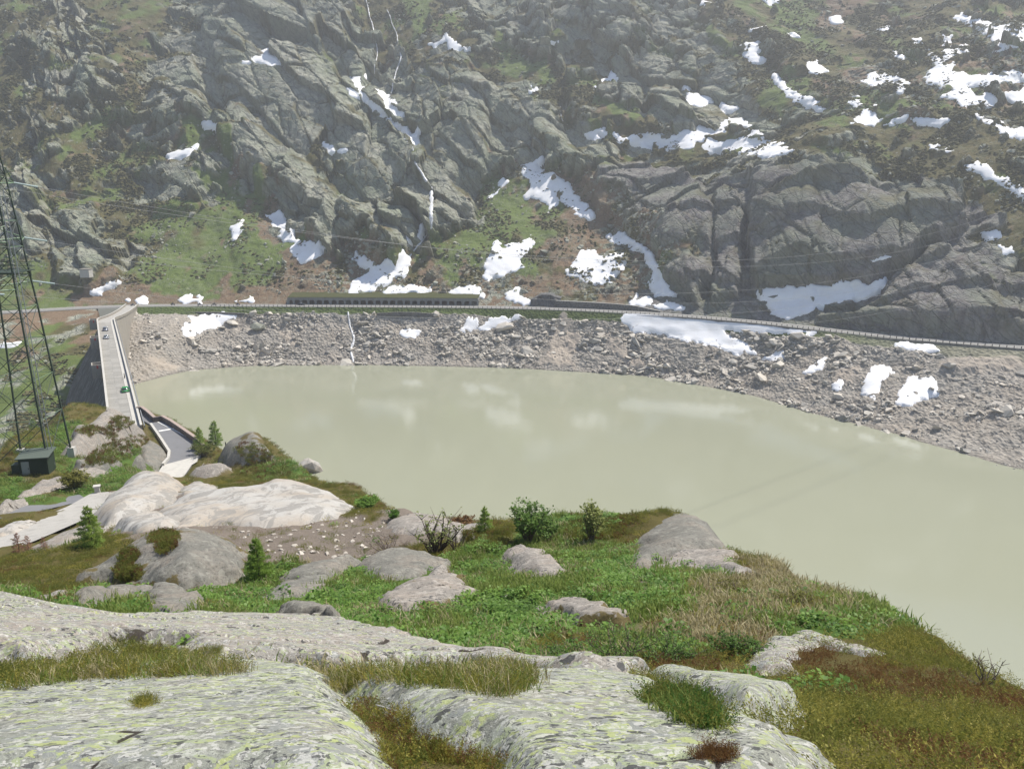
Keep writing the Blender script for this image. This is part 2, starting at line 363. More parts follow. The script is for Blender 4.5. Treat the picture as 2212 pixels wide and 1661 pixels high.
# ---- cover map of the far hillside: bare rock R, rock with plants r, heath m, grass g, soil b, talus t
MROWS = ["mmrmmmmrRRRRRmmmgmrrrrrrrrrmmgggbbmmmmmm", "mmrmmmmrRRRRRrmggmrrrrrrrrrmmmggbmmmmmmm", "mrrmmmrrRRRRRRrmgmrrrrrrrrrrmmmgmbmmmmtt",
 "mrrmmmrrRRRRRRRmrmrmmrrrrrrrmmmgmmmmmmtt", "mmrrmmrrRRRRRRRrrrmggmrrrrrrrmmmmmmmmmtt", "mmrrmmrRRRRRRRRrrrrmmgmrrRrrrmmmmttmmmtt", "mrrmmrrRRRRRRRRRrRrrmmgmRRrRRmgmmmttmmmt",
 "mmmrmrrRRRRRRRRRRRRRrmmgRRRRRrgrmmmttmmm", "mrmmmrrRRRRRRRRRRRRRRrmggRRrRRrrmmmmmmmm", "mrrmmrrgRRRRRRRRRRRRRRrmgmRRRRrmmmmmmmmm", "mmrmmrmggRRRRRRRRRRRRRRrrrmmmmmmmmmmmmmm",
 "mrmmmmrrgRRRmRRRRRRRRRrrrrrrmrrmmmmmmmmm", "rrmmmrRrgbRRmRRRRRRRtbrrrrrrrSSSSSrrmmmm", "rRrmmrRRggRRRRRRRRRggbbSSSSSSSSSSSSSSmmm", "RRrmmrrrggbRRRRRRRRgggbbSSSSSSSSSSSSSSmm",
 "RRrrmmggggbRRRRRRRRgggbbtSSSSSSSSSSSSSSm", "RRrrmmggggbRRRRRRRgggbbbttSSSSSSSSSSSSSm", "mRRRrmgggggbRRgRRggggbbbttSSSSSSSSSSSSmm", "mmRRRmgggggbbtgRRggggbbttttSSSSSSSSSSSrm",
 "mgRRRggggggbtttgbggggbbtttSSSSSSSSSSSSSr", "mggrbbgggbbbttttbtttbbbtttSSSSSSSSSSSSSS", "gggbbbbbbbbbttttttttttttbSSSSSSSSSSSSSSS", "gggggggbbbbbbbbbbbbbbbbbbSSSSSSSSSSSSSSS", "ggggggggggggggbbbbbbbbbbbSSSSSSSSSSSSSSS"]
#            rock green soil slab talus
MTAB = {'R': (1.05, .1, .1, 0, 0), 'r': (.62, .2, .1, 0, 0), 'm': (.26, .3, .14, 0, .1), 'g': (.08, .9, .08, 0, .15), 'b': (.08, .25, .8, 0, .25), 't': (.25, .2, .62, 0, 1), 'S': (1.0, .2, .1, 1, 0)}
# proud masses of rock (outline, metres of relief, edge softness in metres)
MASSES = [
 ([(430, 60), (560, -20), (715, -20), (770, 120), (860, 290), (1000, 430), (1035, 462), (950, 490), (900, 560), (830, 580), (775, 545), (640, 450), (560, 420), (470, 300), (490, 200)], 9, 2),
 ([(470, 300), (540, 300), (660, 370), (720, 430), (735, 520), (690, 530), (640, 500), (560, 420)], 8, 2.5), ([(740, 480), (800, 440), (880, 470), (905, 540), (850, 585), (790, 560)], 6, 1.6),
 ([(690, 130), (740, 110), (800, 230), (860, 330), (900, 420), (850, 420), (760, 260)], -5, 6), ([(895, 430), (935, 400), (950, 500), (915, 520)], -3, 5),
 ([(760, -20), (860, -20), (850, 180), (790, 190)], -6, 7), ([(880, 150), (1010, 130), (1060, 210), (1060, 330), (1030, 400), (960, 390), (900, 260)], 8, 2.5),
 ([(1090, 240), (1200, 230), (1215, 330), (1120, 350)], 6, 2.5), ([(1215, 275), (1228, 205), (1290, 190), (1330, 195), (1390, 240), (1392, 295), (1300, 290)], 9, 1.8), ([(1395, 195), (1440, 185), (1500, 235), (1505, 290), (1430, 300), (1395, 285)], 9, 1.8),
 ([(1130, 30), (1250, 20), (1280, 110), (1180, 120)], 8, 3), ([(1270, 0), (1380, 0), (1420, 110), (1330, 150), (1270, 100)], 7, 3),
 ([(1225, 370), (1300, 370), (1400, 385), (1520, 400), (1545, 470), (1540, 600), (1500, 650), (1440, 610), (1400, 540), (1290, 460)], 10, 2), ([(1560, 400), (1600, 430), (1610, 560), (1600, 650), (1545, 655), (1550, 480)], 7, 1.4),
 ([(1615, 450), (1700, 420), (1800, 400), (1960, 440), (2065, 445), (2080, 490), (2000, 540), (1905, 612), (1820, 618), (1640, 640), (1625, 560)], 12, 1.8), ([(1620, 380), (1760, 350), (1900, 390), (1880, 420), (1640, 440)], 6, 2.5),
 ([(1760, 700), (1900, 655), (1950, 590), (2010, 555), (2090, 565), (2120, 620), (2212, 690), (2260, 760), (2000, 730), (1860, 712)], 8, 2), ([(1990, 600), (2040, 590), (2070, 640), (2010, 650)], -3, 3),
 ([(100, 440), (200, 430), (230, 480), (160, 510)], 5, 2.5), ([(30, 430), (90, 420), (110, 520), (50, 540)], 6, 2.5), ([(120, 540), (200, 520), (270, 550), (265, 605), (200, 625), (130, 610)], 7, 2),
 ([(150, 350), (200, 345), (205, 420), (150, 415)], 5, 2), ([(330, 350), (440, 340), (450, 430), (380, 470), (330, 450)], 6, 2.5), ([(190, 110), (240, 90), (300, 160), (310, 260), (230, 250), (160, 220)], 8, 3), ([(330, 150), (420, 130), (460, 250), (400, 320), (340, 280)], 7, 3),
 ([(60, 110), (130, 60), (130, 130), (80, 180)], 6, 3), ([(1630, 70), (1690, 60), (1760, 120), (1745, 150), (1690, 165)], 7, 2.5), ([(1880, 225), (1990, 230), (2030, 250), (1920, 262)], 5, 2), ([(1740, 290), (1830, 280), (1890, 300), (1800, 310)], 4, 2),
 ([(2100, 60), (2212, 60), (2212, 130), (2120, 140)], 5, 3), ([(2140, 120), (2212, 125), (2212, 165), (2150, 160)], 5, 2), ([(1510, 20), (1560, 30), (1570, 100), (1520, 90)], 5, 2.5), ([(1530, 290), (1580, 275), (1615, 290), (1570, 305), (1530, 305)], 4, 1.5),
]
DV = 0.78; NV = int(440 / DV); V1 = np.arange(NV) * DV
U2, V2 = np.meshgrid(UU, V1, indexing='ij')
_wr = sstep(30, 130, RX)[:, None]                         # 0 on the talus side, 1 on the slab side
_we = sstep(150, 260, RX)[:, None]
def slope_int(v, a, b, s1, s2, s3):
    w = 14.0
    f = lambda t, c: np.where(t > c + w, t - c, np.where(t < c - w, 0, (t - c + w) ** 2 / (4 * w)))
    return s1 * v + (s2 - s1) * f(v, a) + (s3 - s2) * f(v, b)
_zl = slope_int(V2, 85, 300, 0.62, 0.98, 0.8); _zr = slope_int(V2, 24, 76, 0.62, 1.25, 0.56); _ze = slope_int(V2, 10, 50, 0.7, 0.95, 0.60)
HZ = _zl * (1 - _wr) + (_zr * (1 - _we) + _ze * _we) * _wr
VO = 4.2                                                   # the slope starts this far from the road's centre line
BX = RL[:, 0:1] + RN[:, 0:1] * (V2 + VO); BY = RL[:, 1:2] + RN[:, 1:2] * (V2 + VO)
HZ = HZ + ROAD_Z - 0.3 + fbm(BX / 70, BY / 70, 3, 3) * 12 * sstep(5, 60, V2)
HB = np.stack([BX, BY, HZ], -1)
_sl = 0.85; _nl = math.hypot(1, _sl)
HN = np.stack([np.broadcast_to(-RN[:, 0:1] * _sl / _nl, BX.shape), np.broadcast_to(-RN[:, 1:2] * _sl / _nl, BX.shape), np.full(BX.shape, 1 / _nl)], -1)
px, py = project(HB)
wx, wy = px + fbm(BX / 16, BY / 16, 21, 4) * 70, py + fbm(BX / 16, BY / 16, 31, 4) * 55
ch = amap(MROWS, wx, wy, 0, 0, 55.3, 30, MTAB)
rockn, green, soil, slabw, talus = [ch[..., i] for i in range(5)]
_rk = sstep(0.38, 0.62, rockn + fbm(BX / 9, BY / 9 + HZ / 9, 41, 5, 0.6) * 0.62)
DISP = np.zeros(BX.shape)
jx, jy = px + fbm(BX / 10, HZ / 10, 5, 3) * 22, py + fbm(BX / 10, HZ / 10, 6, 3) * 22
for poly, h, soft in MASSES:
    sd = psdf(jx, jy, poly, 60) * 0.28                     # about metres
    DISP += h * sstep(-soft, soft, sd) * (0.75 + 0.25 * sstep(0, 14, sd))
_ca, _sa = math.cos(0.75), math.sin(0.75)
a_, b_ = (U2 * _ca - V2 * _sa), (U2 * _sa + V2 * _ca)     # joints dip from upper left to lower right
_wp = fbm(U2 / 22, V2 / 22, 51, 3) * .5
f1, e1 = facet(a_ / 58 + _wp * .5, b_ / 24 + _wp * .7, 60, 0.9); f2, e2 = facet(a_ / 30 + _wp * .8, b_ / 12.5 - _wp * .7, 70, 1.0)
f3, e3 = facet(U2 / 7.5 + _wp * 2, V2 / 4.6 + f2, 80, 1.1); f4, e4 = facet(U2 / 3.1 + f3 * .5, V2 / 2.3 + _wp * 3, 90, 1.2)
calm = 1 - 0.55 * slabw
edge = _rk * sstep(2, 12, V2)
DISP += edge * calm * (f1 * 9.5 * (1 - .3 * slabw) + f2 * 4.6 * (1 - .5 * slabw) + f3 * .85 * calm + f4 * 0.3 * calm + 1.6)
DISP -= edge * (1.2 * (1 - sstep(0, 0.10, e2)) + 0.7 * (1 - sstep(0, .09, e1))) * calm
_lg = V2 / 17 + _wp * 1.1 - U2 / 95; _lg = _lg - np.floor(_lg); DISP += edge * slabw * (3.2 * (1 - _lg) * sstep(0, .12, _lg))
DISP += fbm(U2 / 30, V2 / 30, 91, 3) * 6 * sstep(4, 40, V2) + fbm(U2 / 5, V2 / 5, 95, 4, .6) * (0.8 + 0.8 * talus) * (1 - .5 * _rk) * sstep(1, 9, V2)
DISP += np.maximum(fbm(U2 / 2.4, V2 / 2.0, 99, 3), 0) * 1.6 * talus * (1 - _rk) * sstep(3, 12, V2)
DISP *= sstep(0, 8, V2) * 0.9 + 0.1
HP = HB + HN * DISP[..., None]
hpx, hpy = project(HP)
_jt = np.maximum(np.maximum(1 - sstep(.01, .07, e2), (1 - sstep(.01, .06, e1))), (1 - sstep(.0, .09, e3)) * .8) * (1 - .5 * slabw) * sstep(-.1, .25, fbm(U2 / 11, V2 / 11, 119, 3) + .05)
_fl = sstep(.22, .6, -np.gradient(blur(DISP, 2), axis=1) / DV) * sstep(-.12, .2, fbm(U2 / 9, V2 / 9, 117, 4)) * (1 - .4 * slabw)      # ledges lie flatter and carry turf
cov = np.stack([_rk * (1 - .85 * np.maximum(_jt, _fl)), sstep(.35, .65, green + fbm(BX / 12, HZ / 12, 111, 4) * .9), sstep(.38, .62, soil + fbm(BX / 7, HZ / 7, 121, 4, .6) * .8), np.clip(slabw, 0, 1)], -1)
_tr = talus * (1 - _rk) * sstep(.02, .2, fbm(U2 / 2.4, V2 / 2.0, 99, 3)); cov[..., 0] = np.maximum(cov[..., 0], _tr)
# leave open the far left where the slope runs out of the picture
hill = link("mountain_hillside", mesh_np("mountain_hillside", HP, grid_faces(NU, NV), M_MOUNT, False, {"cover": cov}))
tag(hill, "steep far hillside of grey rock, heath and grass above the road", kind="structure")

# ---- shore of blocks and gravel between the road and the water
_sl = [(283, 845), (312, 824), (390, 801), (556, 790), (835, 789), (1113, 795), (1391, 812), (1614, 851), (1781, 901), (1948, 940), (2212, 1021)]
SL = np.array([at_z(x, y, 0)[:2] for x, y in _sl]); SL = np.vstack([[(-330, 352), (-190, 330)], SL, SL[-1] + (SL[-1] - SL[-2]) * 1.2, SL[-1] + (SL[-1] - SL[-2]) * 3])
i0, i1 = road_index(-206), road_index(330)
_ix = np.arange(i0, i1)
_dist = np.full(len(_ix), 60.0)
for k, i in enumerate(_ix):
    p, d = RL[i], -RN[i]; best = 1e9
    A, B = SL[:-1], SL[1:]; e = B - A; den = d[0] * e[:, 1] - d[1] * e[:, 0] + 1e-12
    t = ((A[:, 0] - p[0]) * e[:, 1] - (A[:, 1] - p[1]) * e[:, 0]) / den; s = ((A[:, 0] - p[0]) * d[1] - (A[:, 1] - p[1]) * d[0]) / den
    ok = (s >= 0) & (s <= 1) & (t > 2)
    if ok.any(): _dist[k] = t[ok].min()
_dist = smooth1(_dist[:, None], 8)[:, 0]
NW = 150; W1 = np.linspace(0, 1.25, NW)
SU, SW = np.meshgrid(UU[i0:i1], W1, indexing='ij')
_d0 = 4.2; SD = _d0 + (_dist[:, None] - _d0) * SW
SX = RL[i0:i1, 0:1] - RN[i0:i1, 0:1] * SD; SY = RL[i0:i1, 1:2] - RN[i0:i1, 1:2] * SD
_prof = np.interp(W1, [0, 0.06, 0.25, 0.6, 0.85, 1.0, 1.25], [1.0, 0.90, 0.62, 0.30, 0.11, 0.0, -0.3])
SZ = (ROAD_Z - 0.35) * _prof[None, :] + np.zeros(SU.shape)
_am = sstep(0.02, 0.12, SW) * (1 - sstep(0.8, 1.0, SW) * .8)
SZ += _am * (fbm(SU / 26, SD / 18, 131, 3) * 4.0 + fbm(SU / 4, SD / 3.4, 135, 4, .6) * 1.3 + facet(SU / 3.0, SD / 2.4, 139, 1.0)[0] * 0.55)
# gravel banked up against the far wing of the dam
_fd = np.maximum(SX + 172.0, 0); _fz = 21.5 * (1 - sstep(.25, 1.0, SW)) - .30 * _fd + fbm(SU / 5, SD / 5, 137, 3) * .8; SZ = np.where((SX < -105) & (SW < 1), np.maximum(SZ, _fz), SZ)
SP = np.stack([SX, SY, SZ], -1); spx, spy = project(SP)
SLABS = [([(310, 775), (330, 768), (390, 795), (380, 803), (345, 800)], 1.0), ([(1165, 790), (1185, 750), (1200, 700), (1215, 680), (1240, 700), (1255, 740), (1235, 770), (1240, 795)], 1.0),
         ([(1300, 725), (1335, 730), (1360, 765), (1400, 790), (1370, 800), (1330, 770)], 1.0), ([(1800, 800), (1860, 790), (1840, 825), (1800, 825)], .9), ([(2020, 780), (2120, 770), (2212, 775), (2212, 800), (2100, 805), (2030, 800)], .8), ([(605, 715), (625, 718), (635, 745), (612, 740)], .9)]
slabm = np.zeros(SU.shape)
for poly, w in SLABS:
    slabm = np.maximum(slabm, w * sstep(-4, 4, psdf(spx, spy, poly, 30) + fbm(SU / 3, SD / 3, 143, 3) * 10))
SZ = SZ + slabm * 0.7; SP[..., 2] = SZ
_gr = sstep(.4, .6, (1 - sstep(0.05, 0.15, SW)) * 1.0 + fbm(SU / 7, SD / 4, 151, 4) * .5) * (1 - sstep(110, 180, SX) * .6)
scov = np.stack([np.ones(SU.shape), _gr, slabm, .45 * (1 - sstep(.15, 1.0, SZ + fbm(SU / 3, SD / 3, 147, 2) * .6))], -1)
shore = link("lake_shore", mesh_np("lake_shore", SP, grid_faces(len(_ix), NW), M_SHORE, False, {"cover": scov}))
tag(shore, "grey scree shore of broken blocks between road and water", kind="structure")

# ---- lake
_lk = [(-168, 316), (-150, 300)] + [tuple(p) for p in SL[2:]]
lk = MB().add([(-172, 325, 0), (-150, 392, 0), (420, 392, 0), (420, -120, 0), (20, -120, 0), (-60, 30, 0), (-90, 150, 0)], [(6, 5, 4, 3, 2, 1, 0)])
lake = lk.build("lake", M_WATER); tag(lake, "milky pale green reservoir lake", kind="structure")

# ---- road
def strip(name, mat, offs, zs, a, b, step=3, kind="structure", parent=None, label=None):
    idx = np.arange(a, b, step); n = len(offs)
    V = np.stack([np.stack([RL[idx, 0] + RN[idx, 0] * o, RL[idx, 1] + RN[idx, 1] * o, np.full(len(idx), z)], -1) for o, z in zip(offs, zs)], 1)
    o = link(name, mesh_np(name, V, grid_faces(len(idx), n)[:, ::-1], mat, False), parent)
    if kind: o["kind"] = kind
    if label: o["label"] = label
    return o
M_ASPH = mat_concrete("road_asphalt", (0.20, 0.195, 0.18), (0.27, 0.26, 0.24), 0.2)
M_WHITE = plain("white_paint", (0.75, 0.74, 0.70), 0.7, var=0.1)
road = strip("mountain_road", M_ASPH, (-4.4, -3.6, 3.4, 4.6), (ROAD_Z - .6, ROAD_Z, ROAD_Z, ROAD_Z - .6), 0, NU - 1)
for o in (-3.1, 2.9): strip("lane_marking", M_WHITE, (o - .09, o + .09), (ROAD_Z + .006,) * 2, 0, NU - 1, kind=None, parent=road)

# ---- valley below the dam, far left
CREST = np.array([at_z(265, 893, CREST_Z)[:2], at_z(228, 692, CREST_Z)[:2]])       # middle of the crest, near end and bend
CDIR = CREST[1] - CREST[0]; CLEN = float(np.hypot(*CDIR)); CDIR = CDIR / CLEN; CNRM = np.array([-CDIR[1], CDIR[0]])   # CNRM points downstream (left)
gx = np.arange(-560, -70, 1.6); gy = np.arange(60, 398, 1.6); VX, VY = np.meshgrid(gx, gy, indexing='ij')
_ry = np.interp(VX, RX[::5], RL[::5, 1]); _dd = np.maximum(_ry - VY - 3.6, -4)
VZ = np.where(_dd < 0, ROAD_Z - .5, ROAD_Z - .5 - 0.235 * _dd) + sstep(2, 25, _dd) * (fbm(VX / 40, VY / 40, 161, 4) * 9 + fbm(VX / 6, VY / 6, 165, 4) * 1.2)
_side = (VX - CREST[0, 0]) * CNRM[0] + (VY - CREST[0, 1]) * CNRM[1]                # >0 downstream
VZ = np.where((_side < 2) , np.minimum(VZ, -12), VZ)
vpx, vpy = project(np.stack([VX, VY, VZ], -1))
_g = sstep(.42, .6, .5 + fbm(VX / 18, VY / 18, 171, 4) + (vpy - 740) / 260); _b = sstep(.45, .6, .55 + fbm(VX / 14, VY / 14, 175, 4) - (vpy - 700) / 160)
_r = sstep(.62, .7, .45 + fbm(VX / 9, VY / 9, 179, 5, .6))
valley = link("valley_floor", mesh_np("valley_floor", np.stack([VX, VY, VZ], -1), grid_faces(len(gx), len(gy)), M_MOUNT, False, {"cover": np.stack([_r, _g, _b, np.zeros(VX.shape)], -1)}))
tag(valley, "grassy valley floor below the dam", kind="structure")

# ---- near hillside: smooth surface through sighted points, falling off beyond its edge
CTRL = [(0, 1661, 2.0), (550, 1661, 1.9), (1106, 1661, 1.85), (1650, 1661, 1.9), (2212, 1661, 2.2), (0, 1500, 3.4), (560, 1458, 4.2), (800, 1467, 4.2), (1300, 1475, 4.3), (1720, 1545, 3.6), (2212, 1615, 3.5), (300, 1440, 5.8), (720, 1470, 5.2), (1000, 1490, 4.8),
 (0, 1306, 11), (260, 1360, 11), (560, 1360, 10.5), (1000, 1430, 8.5), (1390, 1475, 6.3), (2000, 1450, 8.4), (1640, 1440, 8), (2200, 1590, 5.0), (300, 1320, 17), (600, 1300, 19), (1000, 1330, 15), (1300, 1330, 14), (1600, 1330, 13), (1200, 1260, 21), (1500, 1240, 22), (1700, 1270, 18), (1850, 1355, 12.5),
 (900, 1230, 27), (1150, 1210, 28), (1350, 1160, 33), (1430, 1125, 35.5), (700, 1230, 28), (430, 1265, 26), (480, 1190, 33), (250, 1230, 34), (100, 1260, 30), (350, 1150, 44), (600, 1170, 40), (800, 1150, 40), (800, 1115, 50), (1000, 1130, 42), (1000, 1118, 45), (1250, 1116, 41),
 (0, 1200, 50), (100, 1130, 62), (200, 1090, 72), (300, 1050, 78), (450, 1060, 72), (600, 1060, 66), (750, 1085, 60), (680, 1050, 72), (0, 1060, 78), (60, 1024, 87), (150, 1000, 92), (-200, 1100, 70), (-200, 1300, 22), (240, 985, 108), (310, 1000, 116), (235, 890, 150), (150, 950, 124), (290, 950, 138), (480, 985, 112), (560, 985, 106), (520, 962, 118), (620, 1032, 88), (500, 1020, 92), (400, 1040, 86), (380, 1058, 100), (385, 1062, 114), (335, 1062, 112), (440, 1040, 108)]
PARK_PX = [(296, 888), (318, 896), (340, 903), (392, 936), (432, 962), (434, 985), (414, 1003), (392, 1038), (322, 1042), (352, 1005), (366, 980), (348, 950), (326, 918), (292, 898)]
PARK = [at_z(x, y, CREST_Z)[:2] for x, y in PARK_PX]
C = np.array([at_y(*c) for c in CTRL])
C = np.vstack([C, [(p[0], p[1], CREST_Z - .6) for p in PARK], [(6, -6, 82.5), (-8, -6, 82), (-40, -5, 80), (-90, 10, 70), (14, -4, 80.5)]])
def tps_fit(P, z, lam=0.02):
    n = len(P); d = np.hypot(P[:, None, 0] - P[None, :, 0], P[:, None, 1] - P[None, :, 1]); K = np.where(d > 0, d * d * np.log(d + 1e-12), 0) + np.eye(n) * lam
    A = np.zeros((n + 3, n + 3)); A[:n, :n] = K; A[:n, n] = 1; A[:n, n + 1:] = P; A[n, :n] = 1; A[n + 1:, :n] = P.T
    return np.linalg.solve(A, np.r_[z, 0, 0, 0])
# work in log-like plan coordinates so that near detail and far sweep share one spline
def warp(x, y):
    k = 1 / (y + 14.0); return np.stack([x * k * 3.0, np.log(y + 14.0) * 3.0], -1)
TW = tps_fit(warp(C[:, 0], C[:, 1]), C[:, 2], 0.002)
CW = warp(C[:, 0], C[:, 1])
def tps(x, y):
    p = warp(x, y); r = np.zeros(x.shape) + TW[-3] + TW[-2] * p[..., 0] + TW[-1] * p[..., 1]
    for k in range(len(CW)):
        d2 = (p[..., 0] - CW[k, 0]) ** 2 + (p[..., 1] - CW[k, 1]) ** 2; r += TW[k] * 0.5 * d2 * np.log(d2 + 1e-12)
    return r
EDGE = [(-300, 1050, 75), (0, 1002, 92), (130, 962, 120), (165, 918, 146), (250, 882, 154)]
EDGE = [at_y(*e)[:2] for e in EDGE] + [at_z(300, 886, CREST_Z)[:2], at_z(342, 900, CREST_Z)[:2], at_z(394, 933, CREST_Z)[:2], at_z(436, 960, CREST_Z)[:2]] + [at_y(*e)[:2] for e in
 [(500, 950, 126), (560, 965, 115), (620, 1012, 97), (660, 1045, 86), (760, 1076, 69), (830, 1112, 55), (880, 1122, 50), (1000, 1117, 46), (1250, 1113, 42), (1405, 1111, 37), (1440, 1114, 36), (1490, 1148, 33), (1525, 1198, 28.5), (1640, 1230, 24), (1780, 1282, 18.5), (1900, 1355, 13.3), (2000, 1410, 10.3), (2110, 1490, 7.8), (2212, 1545, 6.2), (2500, 1690, 4.3)]]
EDGE += [np.array((14, -12)), np.array((-260, -12))]
EDGE = np.array(EDGE)
def near_z(x, y, fine=True):
    z = tps(x, y); sd = psdf(x, y, EDGE); out = np.maximum(-sd, 0)
    z = np.where(out > 0, np.minimum(z, 90) - 0.35 * out - 0.9 * np.maximum(out - 0.8, 0), z)
    if fine:
        a = np.clip((np.hypot(x, y)) / 30, .12, 1)
        z = z + fbm(x / 5, y / 5, 201, 4) * 0.9 * a + fbm(x / 1.1, y / 1.1, 205, 3) * 0.16 * np.clip(a * 1.5, 0, 1)
    pk = psdf(x, y, PARK, 14); z = np.where(pk > -14, z + (CREST_Z - .35 - z) * sstep(-9, 0.5, pk), z)
    return np.maximum(z, -16)
NYG, NXG = 620, 560
_t = np.linspace(0, 1, NYG); YR = -8 + 14 * (np.exp(_t * math.log((215 + 22) / 14.0)) - 1)
_s = np.linspace(-1.25, 1.25, NXG); GX = _s[None, :] * (YR[:, None] + 16.0); GY = np.broadcast_to(YR[:, None], GX.shape)
GZ = near_z(GX, GY)
def gz(x, y):
    """quick height of the near ground, read off its grid"""
    x, y = np.asarray(x, float), np.asarray(y, float); r = np.clip(np.interp(y, YR, np.arange(NYG)), 0, NYG - 1.001); c = np.clip((x / (y + 16.0) + 1.25) / 2.5 * (NXG - 1), 0, NXG - 1.001)
    i, j = r.astype(int), c.astype(int); u, v = r - i, c - j
    return (GZ[i, j] * (1 - v) + GZ[i, j + 1] * v) * (1 - u) + (GZ[i + 1, j] * (1 - v) + GZ[i + 1, j + 1] * v) * u
GP = np.stack([GX, GY, GZ], -1); gpx, gpy = project(GP)
FROWS = ["h", "hhgh", "hhggghhhhhhhhhh", "hggggghhhhhhhhh", "hhhggghhhhgghhh", "ghhggghhhhhhhhhh", "ggggheeehhhhhhhh", "hhhheeeehhhhhhheeeehhhhgghhhh", "hhhheeeeeeeeeeeeehhhhggghhhhh", "hhhhheeeeeeeeeeeehhhgggghhggg",
 "hhhhhheeeeeeeeehhhgggggggggghhh", "hhhhhggeeggghhgggggggggggggggdddd", "hhhhgggghggggggggggggggggggddddddhh", "ghhggggggggggggggggggggggggdddddddhh", "gggggghhgggggggggggggggggggdddddddgg", "gggggggggggggggggggggggggdddddddgggg",
 "gghggggggggggggggggggghhgggddddgggghhh", "hhhhhhhgggggggggggggghhhgggghhhhhhhhhhhh", "hhhhhhhhgggggggggggggggghhhhhhhhhhhhhh", "hhhhhhhhddddddddddddhhhhhhhhhhhhhh", "h", "h", "h", "h", "h", "h"]
#           heath green dry earth
FTAB = {'h': (1, .12, .1, 0), 'g': (.1, 1, .1, 0), 'd': (.2, .4, .85, 0), 'e': (.15, .12, .1, 1)}
def cover_near(x, y, qx, qy, jit=40):
    c = amap(FROWS, qx + fbm(x / 2.5, y / 2.5, 211, 4) * jit, qy + fbm(x / 2.5, y / 2.5, 221, 4) * jit * .6, 0, 880, 55.3, 30, FTAB)
    n1, n2, n3 = fbm(x / 1.6, y / 1.6, 231, 4), fbm(x / 2.2, y / 2.2, 241, 4), fbm(x / 1.2, y / 1.2, 251, 4)
    return sstep(.35, .65, c[..., 1] + n1 * .7), sstep(.4, .7, c[..., 2] + n2 * .7), sstep(.4, .6, c[..., 3] + n3 * .5)
_gg, _gd, _ge = cover_near(GX, GY, gpx, gpy)
near = link("near_hillside", mesh_np("near_hillside", GP, grid_faces(NYG, NXG)[:, ::-1], M_NEAR, True, {"cover": np.stack([np.ones(GX.shape), _gg, _gd, _ge], -1)}))
tag(near, "grassy near hillside falling to the lake", kind="structure")

# ---- snow lying on the far hillside, shore and valley: each patch a sheet of its own
DBL = blur(DISP, 6)
SNJ, SNS = fbm(U2 / 4.5, V2 / 4.5, 301, 4, .6), fbm(SU / 4.5, SD / 4.5, 301, 4, .6)
SZB = blur(SZ, 3)
def snow_patch(poly, label, where='hill', thick=0.35, jit=11.0, group="old snow patches"):
    if where == 'hill': P, B, Nn, X, Y, A, Bq, surf = HP, HB, HN, hpx, hpy, U2, V2, DBL
    else: P, B, Nn, X, Y, A, Bq, surf = SP, SP, None, spx, spy, SU, SD, None
    sd = psdf(X, Y, poly, 14)
    sd = np.where(sd > -13.5, sd + 1.6 + (SNJ if where == 'hill' else SNS) * jit, sd)
    if where == 'hill': sd[Y > 1200] = -99
    ii, jj = np.where(sd > -2.5)
    if len(ii) == 0: return None
    a, b, c, d = max(ii.min() - 1, 0), min(ii.max() + 2, sd.shape[0]), max(jj.min() - 1, 0), min(jj.max() + 2, sd.shape[1])
    S = sd[a:b, c:d]; hgt = np.where(S > 0, 0.05 + np.minimum(S, 9) / 9 * thick, S * 0.5)
    if where == 'hill': Q = B[a:b, c:d] + Nn[a:b, c:d] * (surf[a:b, c:d] * .7 + DISP[a:b, c:d] * .3 + .3 + hgt)[..., None]
    else:
        Q = P[a:b, c:d].copy(); Q[..., 2] = SZB[a:b, c:d] + hgt + np.where(S > 0, .3, 0)
    F = grid_faces(b - a, d - c); keep = (S.ravel()[F] > -2.5).any(1); F = F[keep]
    used, inv = np.unique(F.ravel(), return_inverse=True)
    if len(used) < 4: return None
    V = Q.reshape(-1, 3)[used]; o0 = V.mean(0); o0[2] = V[:, 2].min()
    o = link("snow_patch", mesh_np("snow_patch", V - o0, inv.reshape(F.shape), M_SNOW, True), None, o0)
    tag(o, label, "snow patch", group); return o
